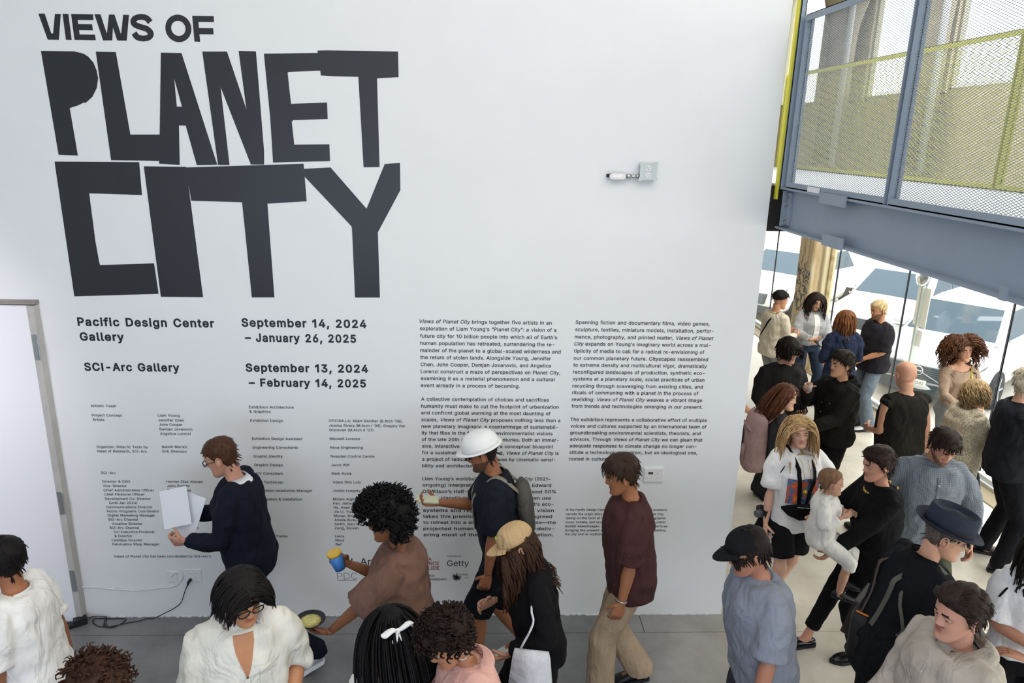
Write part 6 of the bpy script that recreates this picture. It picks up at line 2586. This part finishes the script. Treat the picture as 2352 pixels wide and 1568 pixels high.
b.box(c, (.060, .105, .022), R_)
b2 = B()
b2.cyl(c + h[2] * .010 + h[1] * .02, c + h[2] * .020 + h[1] * .02, .018, 14)
b2.cyl(c + h[2] * .010 - h[1] * .015, c + h[2] * .014 - h[1] * .015, .009, 12)
held('compact_camera', p, b, SILVER, 'small silver camera held low by the person in the printed T-shirt', 'camera', smooth=False, sub=[('lens', b2, BLACKP)])
h = p.hand['L']
b = B()
b.box(h[0] + h[2] * .025, (.05, .09, .012), np.stack([h[3], h[1], h[2]], 1))
held('snack_pack', p, b, mat('pack_purple', '5a62b0', .4), 'small purple packet in the raised hand beside the printed T-shirt', 'packet', smooth=False)
q0, d0 = cast(p, 78, .94)
b = B()
R_ = facing(d0)
c = q0 + d0 * .05
b.box(c, (.11, .05, .075), R_)
b.box(c + np.array([0, 0, .042]), (.04, .03, .02), R_)
b2 = B()
b2.lathe([(.030, 0), (.030, .035), (.026, .05), (.024, .05), (.0, .045)], 18, c + d0 * .022, frame(d0))
b3 = B()
b3.tube([c + np.array([0, 0, .03]), cast(p, 84, 1.15)[0] + d0 * .02, cast(p, 60, 1.34)[0], p.T((.08, .03, 1.468))], .004, 6, smooth=4)
held('camera', p, b, BLACKP, 'black camera hanging at the hip of the person in the white T-shirt', 'camera', smooth=False, sub=[('lens', b2, mat('lens_grey', '6d7075', .3, metal=.6)), ('strap', b3, BLACKF)])
# --- mauve backpack
p = Q['mauve']
q0, d0 = cast(p, 180, 1.20)
MV = fabric('a88b88')
b = B()
rs = []
for z, w, t, o_ in ((-.30, .10, .05, .0), (-.285, .135, .085, 0), (-.20, .145, .10, .0), (.05, .145, .095, 0), (.20, .14, .07, -.01), (.235, .135, .035, -.01), (.24, .12, .02, -.01)):
    aa = np.arange(20) * 2 * math.pi / 20
    e = 3.5
    rs.append([q0 + d0 * (.075 + o_ + t * math.sin(x) * (abs(math.cos(x)) ** e + abs(math.sin(x)) ** e) ** (-1 / e)) + p.X * w * math.cos(x) * (abs(math.cos(x)) ** e + abs(math.sin(x)) ** e) ** (-1 / e) + p.Z * z for x in aa])
b.rings(rs)
R_ = np.stack([p.X, nrmz(np.cross(p.Z, p.X)), p.Z], 1)
b2 = B()
b2.box(q0 + d0 * .178 - p.Z * .12, (.17, .014, .13), R_)
b3 = B()
b3.box(q0 + d0 * .182 + p.Z * .02, (.025, .008, .13), R_)
b3.box(q0 + d0 * .188 - p.Z * .055, (.035, .012, .02), R_)
b4 = B()
b4.box(q0 + d0 * .160 + p.Z * .12, (.262, .020, .012), R_)
b5 = B()
for sd in (1, -1):
    pts = resample(np.array([cast(p, 40 * sd, 1.10)[0], cast(p, 28 * sd, 1.25)[0], cast(p, 26 * sd, 1.36)[0], p.T((.095 * sd, 0, 1.470)), p.T((.095 * sd, -.07, 1.455)), q0 + d0 * .02 + p.X * .08 * sd + p.Z * .14]), 3)
    b5.tube(pts, [(.024, .006)] * len(pts), 8)
held('backpack', p, b, MV, 'mauve roll-top backpack with a black buckle strap', 'backpack', smooth=True, sub=[('pocket', b2, MV), ('buckle_strap', b3, BLACKP), ('flap_edge', b4, MV), ('strap', b5, MV)])
neckband(p, fabric('3b3a3d'))
# --- sweater
p = Q['sweater']
glasses(p, mat('thin_metal', '8c8478', .3, metal=.7), True)
neckband(p, fabric('1c1b1b'), rad=.010)
patch(p, 'print', fabric('0c0c0d'), 30, -30, 1.1, 1.36, 10, off=.004, label='dark curved shape printed on the chest', shape=lambda u, v: (30 - 62 * u, 1.30 - .14 * u - .05 + .10 * (v - .5) * math.sin(math.pi * min(1, u * .9 + .08)) + .10 * (u - .5) ** 2))
h = p.hand['L']
b = B()
b.box(h[0] + h[2] * .022 + np.array([0, 0, .012]), (.072, .145, .009), np.stack([h[3], h[1], h[2]], 1))
held('phone', p, b, BLACKP, 'black phone in the hand of the person with round glasses', 'phone', smooth=False, parts='case')
# --- denim jacket
p = Q['denim']
DN = fabric('1e1d1a')
b = B()
for k, (r, rr, zz, yy) in enumerate(((.105, .040, 1.455, -.055), (.085, .032, 1.485, -.045))):
    b.tube([p.T((r * math.sin(a_), yy + r * .85 * math.cos(a_) - .02 * (math.cos(a_) < 0), zz - .03 * max(0, math.cos(a_)) - .02 * (k == 0) * (math.cos(a_) < -.5))) for a_ in np.linspace(.5, 2 * math.pi - .5, 19)], np.interp(np.linspace(0, 1, 19), [0, .5, 1], [.014, rr, .014]), 10)
wear(p, 'hood', b, fabric('171716'), 'black sweatshirt hood lying on the shoulders')
collar(p, DN, h=.02, r0=.10, open_=.45)
patch(p, 'placket', fabric('161512'), -6, 6, .88, 1.40, 8, off=.007)
patch(p, 'chest_pocket', DN, -44, -22, 1.20, 1.30, 5, off=.010)
buttons(p, [1.36, 1.26, 1.16, 1.06, .96], SILVER, r=.008)
q_, dd = cast(p, -33, 1.28, off=.014)
b = B()
b.lathe([(.007, -.002), (.007, .003), (0, .004)], 10, q_, frame(dd))
build('button', b, SILVER, p.root)
CLR = mat('clear_plastic', 'd9cfd0', .1, spec=.6)
CLR.node_tree.nodes['Principled BSDF'].inputs['Alpha'].default_value = .45
h = p.hand['R']
b = B()
c = h[0] + h[2] * .035
R_ = frame(nrmz(np.array([.0, .25, 1])))
b.lathe([(.026, -.04), (.040, .04), (.038, .04), (.024, -.036)], 20, c, R_)
b2 = B()
b2.lathe([(.0235, -.036), (.0295, -.008), (0, -.008)], 18, c, R_)
held('plastic_cup', p, b, CLR, 'clear cup of red drink raised by the person in the denim jacket', 'cup', sub=[('red_drink', b2, mat('red_drink', '5c1620', .1))])
h = p.hand['L']
b = B()
c = h[0] + np.array([0, .02, .035])
b.lathe([(.0, -.008), (.05, -.006), (.085, .010), (.083, .013), (.048, -.001), (0, -.001)], 22, c)
b2 = B()
for k in range(7):
    b2.ball(c + [.045 * math.cos(k * 2.4) * (k / 7) ** .5, .045 * math.sin(k * 2.4) * (k / 7) ** .5, .012], (.018, .013, .010), 8)
held('paper_plate', p, b, mat('plate_dark', '2a2522', .5), 'small plate of food held out by the person in the denim jacket', 'plate', sub=[('food', b2, mat('food_tan', 'c79a78', .7, noise_amt=.25, nscale=40))])
# --- cream sweater
p = Q['cream']
neckband(p, fabric('cdbfa8'), rad=.010)
crossbody(p, 'crossbody_strap', BLACKF, 1, .022, 'black crossbody strap')
h = p.hand['R']
b = B()
b.lathe([(.025, -.04), (.035, .04), (.033, .04), (.02, -.036)], 16, h[0] + h[2] * .03)
held('plastic_cup', p, b, CLR, 'clear cup held by the person in the cream sweater', 'cup')
# --- tablet
p = Q['tablet']
patch(p, 'crop_top', fabric('ece9e4'), -14, 14, 1.04, 1.42, 10, off=.006, label='white top under the open jacket')
patch(p, 'midriff', SK(p), -13, 13, .985, 1.04, 4, off=.005)
b = B()
hR, hL = p.hand['R'], p.hand['L']
c = (hR[0] + hL[0]) / 2 + np.array([0, .07, -.005])
R_ = rotx(-.25) @ rotz(.1)
b.box(c, (.25, .175, .008), R_)
b2 = B()
b2.box(c + np.array([0, .002, .0065]), (.235, .16, .003), R_)
held('tablet', p, b, BLACKP, 'black tablet held by the person in the grey bomber jacket', 'tablet', smooth=False, parts='case', sub=[('screen', b2, mat('dark_screen', '3b4048', .1))])
# --- floral
crossbody(Q['floral'], 'crossbody_strap', BLACKF, -1, .014, 'thin black crossbody strap')
neckband(Q['blond'], fabric('1d1b20'))
# --- big hair
p = Q['bighair']
b = B()
b.tube([p.T((.075 * math.sin(t), -.015 + .078 * math.cos(t), 1.44 - .055 * max(0, math.cos(t)))) for t in np.linspace(-1.9, 1.9, 17)], .0016, 5, smooth=2)
b.ball(p.T((0, .075, 1.372)), (.006, .004, .010), 6)
wear(p, 'necklace', b, GOLD)
pts = [cast(p, -30, 1.16)[0], cast(p, -30, 1.26)[0], cast(p, -34, 1.36)[0], p.T((-.135, .0, 1.445)), p.T((-.135, -.07, 1.42))]
ribbon('bag_strap', p, pts, .030, .006, mat('yellow_strap', 'd3cc3e', .6, noise_amt=.3, nscale=40), label='yellow patterned shoulder strap')
hR, hL = p.hand['R'], p.hand['L']
c = (hR[0] + hL[0]) / 2 + np.array([0, .02, .01])
b = B()
b.lathe([(.0, -.03), (.035, -.028), (.055, .025), (.052, .026), (.03, -.02), (0, -.02)], 20, c)
b2 = B()
b2.lathe([(0, .012), (.045, .012), (.040, .0)], 18, c)
held('bowl', p, b, mat('cream_ceramic', 'e5dcc8', .4), 'cream bowl of dark dip held in front of the taupe top', 'bowl', sub=[('dip', b2, mat('dark_dip', '1b1a14', .4))])
c = hR[0] + np.array([.02, .05, -.13])
b = B()
R_ = facing((.25, 1, .15))
rs = []
for z, w, t in ((-.15, .095, .006), (-.135, .10, .02), (0, .10, .035), (.11, .095, .02), (.125, .09, .005)):
    aa = np.arange(18) * 2 * math.pi / 18
    rs.append([c + R_ @ np.array([w * math.copysign(abs(math.cos(x)) ** .5, math.cos(x)), t * math.sin(x), z]) for x in aa])
b.rings(rs)
b2 = B()
b2.add([c + R_ @ np.array([x, .036 - abs(z - .0) * .10, z]) for x, z in ((-.05, .04), (.06, .04), (.06, -.13), (-.05, -.13), (-.05, -.04), (.06, -.04))], [(0, 1, 5, 4), (4, 5, 2, 3)])
b3 = B()
vv, fl = small_text('chac', .095, .02)
b3.add([c + R_ @ np.array([-(x - .045), .044, y - .06]) for x, y in vv], fl)
held('crisp_bag', p, b, mat('magenta_foil', 'd1246b', .3, noise_amt=.15, nscale=20), 'bright pink crisp bag held in front of the person with big curly hair', 'bag',
     sub=[('picture_panel', b2, mat('orange_panel', 'f0a045', .5, color2='f3e3c8', nscale=30)), ('lettering', b3, mat('letter_dark', '2a2630', .6))])
# --- cardigan
p = Q['cardigan']
h = p.hand['R']
R_ = frame((0, .1, 1))
c = h[0] + h[2] * .040 + np.array([0, 0, .03])
b = B()
b.lathe([(.028, -.06), (.039, .045), (0, .045)], 22, c, R_)
b2 = B()
b2.lathe([(.041, .045), (.042, .052), (.038, .056), (.036, .066), (.030, .066), (.028, .060), (0, .060)], 22, c, R_)
b3 = B()
b3.lathe([(.0315, -.045), (.0375, .018), (.036, .018)], 22, c, R_)
held('coffee_cup', p, b, mat('white_card', 'e9e4da', .6), 'takeaway coffee cup with black lid and tan sleeve', 'cup', sub=[('lid', b2, BLACKP), ('cup_sleeve', b3, mat('kraft', 'b08a62', .8))])
h = p.hand['L']
b = B()
R_ = np.stack([h[3], h[1], h[2]], 1)
c = h[0] + h[1] * .05 + h[2] * .028
b.box(c, (.075, .15, .011), R_)
b2 = B()
b2.box(c - h[2] * .008, (.07, .14, .005), R_)
held('phone', p, b, mat('amber_case', 'd79a2c', .4), 'phone in an amber case under the coffee cup', 'phone', smooth=False, parts='case', sub=[('screen', b2, mat('dark_screen', '3b4048'))])
# --- dark shirt, check shirt, beige jacket collars
collar(Q['dark_shirt'], fabric('1b1d24'), r0=.084)
p = Q['check']
collar(p, fabric('838a93'), label='grey-blue collar', r0=.084, open_=.3)
patch(p, 'placket', fabric('838a93', 'check', c2='5f6773'), -4, 4, .80, 1.40, 8, off=.006)
buttons(p, [1.35, 1.26, 1.17, 1.08, .99], mat('pearl_button', 'd6d8da', .4))
p = Q['beige']
collar(p, fabric('b5aca0'), h=.045, r0=.104, open_=.45, dz=.022, leaf=.05, label='broad beige collar')
collar(p, fabric('4a4450'), h=.03, r0=.072, open_=.35, label='dark inner collar')
patch(p, 'placket', fabric('b5aca0'), -6, 6, .86, 1.40, 8, off=.009)
patch(p, 'chest_pocket', fabric('b5aca0'), -42, -22, 1.20, 1.30, 5, off=.009)
buttons(p, [1.36, 1.24, 1.12], mat('pearl_button', 'd6d8da'), ang=-4)
# --- carrier necklace
p = Q['carrier']
b = B()
for k, a_ in enumerate(np.linspace(-2.6, 2.6, 23)):
    c = p.T((.080 * math.sin(a_), -.012 + .095 * math.cos(a_), 1.452 - .060 * max(0, math.cos(a_))))
    fr_ = max(0, math.cos(a_))
    out = nrmz(p.X * math.sin(a_) + p.Y * math.cos(a_))
    b.box(c + out * .016, (.016, .012, .016 + .055 * fr_), facing(out))
wear(p, 'necklace', b, mat('yellow_beads', 'c9a840', .35), 'chunky yellow necklace', smooth=False)
# --- hat man
p = Q['hat']
FELT = mat('navy_felt', '20283a', .85, noise_amt=.12, nscale=20, bump=.1, bscale=200)
a = np.arange(40) * 2 * math.pi / 40
b = B()
rs = []
for g_, z, dent in ((1.0, .045, 0), (1.02, .06, 0), (1.0, .10, 0), (.97, .142, 0), (.93, .153, 0), (.86, .152, .3), (.74, .140, .7), (.45, .132, .3), (.15, .146, 0)):
    rs.append(np.stack([np.sin(a) * .094 * g_ * (1 - .10 * np.clip(np.cos(a), 0, 1) * (z > .1)), -.006 + np.cos(a) * .116 * g_, z - dent * .014 * np.abs(np.sin(a)) + .012 * (z > .12) * g_ * np.cos(a) * 0], 1))
b.rings(rs)
Rt_ = rotx(.04) * 1.06
b.v = [np.concatenate(b.v) @ Rt_.T]
o = wear(p, 'felt_hat', b, FELT, 'navy felt hat with a pinched flat crown', local='head')
b = B()
rs = []
for g_, zz in ((.98, .048), (1.25, .046), (1.46, .056), (1.48, .060), (1.45, .061), (1.25, .051), (.98, .055)):
    rs.append(np.stack([np.sin(a) * .094 * (1 + (g_ - 1) * 1.0), -.006 + np.cos(a) * .116 * (1 + (g_ - 1) * .82), zz - .016 * np.cos(a) * (g_ - 1) * 2 + (g_ - 1) * .03 * np.abs(np.sin(a))], 1))
b.rings(rs, cap=False)
b.v = [np.concatenate(b.v) @ Rt_.T * p.s @ p.Rh.T + p.hc]
build('brim', b, FELT, o, smooth=True)
b = B()
b.rings([np.stack([np.sin(a) * .0965, -.006 + np.cos(a) * .119, np.full(40, z)], 1) for z in (.050, .080)], cap=False)
b.v = [np.concatenate(b.v) @ Rt_.T * p.s @ p.Rh.T + p.hc]
build('hat_band', b, mat('hat_band', '191c28', .6), o, smooth=True)
glasses(p, mat('clear_frame', 'c9b9a6', .3))
collar(p, fabric('15171b'), h=.04, r0=.094, open_=.5, dz=.015, leaf=.03)
straps(p, 'bag_strap', mat('grey_strap', '56544c', .8), 1, .026, 'wide grey webbing strap', drop=1.0)
straps(p, 'bag_strap', mat('brown_strap', '4a372d', .6), -1, .018, 'brown strap', drop=1.0)
q0, d0 = cast(p, 150, .92)
d0 = nrmz(p.L(CAM) * [1, 1, 0] - p.L(at(2018, 1458, 2, .98)) * [1, 1, 0])
R_ = facing(d0)
c = p.L(at(2018, 1458, 2, .98))
b = B()
rs = []
for z, w, t in ((-.15, .13, .07), (-.14, .155, .09), (.08, .155, .09), (.12, .145, .075), (.13, .12, .05)):
    aa = np.arange(20) * 2 * math.pi / 20
    rs.append([c + R_ @ np.array([w * math.copysign(abs(math.cos(x)) ** .45, math.cos(x)), t * math.copysign(abs(math.sin(x)) ** .45, math.sin(x)), z]) for x in aa])
b.rings(rs)
b2 = B()
b2.box(c + R_ @ np.array([.03, .10, -.05]), (.17, .03, .13), R_)
b3 = B()
b3.tube([c + R_ @ np.array([x, .02 + .05 * math.cos(x * 8), .137]) for x in np.linspace(-.13, .13, 9)], .006, 6)
b3.box(c + R_ @ np.array([.03, .117, .00]), (.05, .003, .006), R_)
b4 = B()
b4.tube([c + R_ @ np.array([.14, 0, .10]), cast(p, 120, 1.1)[0], cast(p, 140, 1.30)[0], p.T((.10, -.05, 1.47))], .010, 6, smooth=4)
held('camera_bag', p, b, mat('bag_nylon', '131315', .7, bump=.2, bscale=90), 'black camera bag with orange trim at the back of the hat wearer', 'bag', smooth=True, sub=[('pocket', b2, mat('bag_nylon', '131315')), ('orange_trim', b3, mat('orange_trim', 'd0752c', .5)), ('strap', b4, mat('grey_strap', '56544c'))])
q0, d0 = cast(p, -140, .98)
R_ = facing(d0)
c = p.L(at(1978, 1400, 2, .96))
b = B()
b.rings([[c + R_ @ np.array([sx_ * w * .85, sy_ * t, z]) for sx_, sy_ in ((-1, -1), (1, -1), (1, 1), (-1, 1))] for z, w, t in ((-.13, .14, .035), (-.12, .15, .045), (.11, .15, .04), (.12, .14, .03))])
b2 = B()
b2.tube([c + R_ @ np.array([.148 + .012 * math.cos(t), .01, .09 + .016 * math.sin(t)]) for t in np.linspace(0, 6.28, 13)], .003, 6)
b3 = B()
b3.tube([c + R_ @ np.array([.148, .01, .10]), cast(p, -150, 1.2)[0], cast(p, -150, 1.34)[0], p.T((-.10, -.05, 1.47))], [(.012, .003)] * 4, 6, smooth=1)
held('messenger_bag', p, b, mat('brown_bag_leather', '2c211c', .5, bump=.1, bscale=80), 'dark brown leather messenger bag behind the hat wearer', 'bag', smooth=False, sub=[('buckle_ring', b2, GOLD), ('strap', b3, mat('brown_strap', '4a372d'))])
# --- crossed arms
p = Q['crossed']
q0, d0 = cast(p, 75, .93)
R_ = facing(d0)
c = q0 + d0 * .05 + np.array([0, 0, -.02])
b = B()
b.rings([[c + R_ @ np.array([sx_ * w, sy_ * t, z]) for sx_, sy_ in ((-1, -1), (1, -1), (1, 1), (-1, 1))] for z, w, t in ((-.09, .11, .025), (-.08, .12, .035), (.07, .12, .035), (.08, .11, .025))])
b2 = B()
b2.tube([c + R_ @ np.array([-.02 + .018 * math.cos(t), .037, .018 * math.sin(t)]) for t in np.linspace(.9, 5.4, 12)], .0022, 5)
b2.tube([c + R_ @ np.array([.035 + .014 * math.cos(t), .037, .012 * math.sin(t)]) for t in np.linspace(0, 6.28, 12)], .0022, 5)
b3 = B()
b3.tube([c + R_ @ np.array([.1, 0, .08]), cast(p, 80, 1.15)[0] + d0 * .02, cast(p, 60, 1.34)[0], p.T((.08, .0, 1.468))], .006, 6, smooth=4)
held('shoulder_bag', p, b, mat('bag_black_leather', '151515', .4), 'black bag with a small white mark under the crossed arms', 'bag', smooth=False, sub=[('logo', b2, mat('logo_white', 'c9c9c4', .5)), ('strap', b3, BLACKF)])
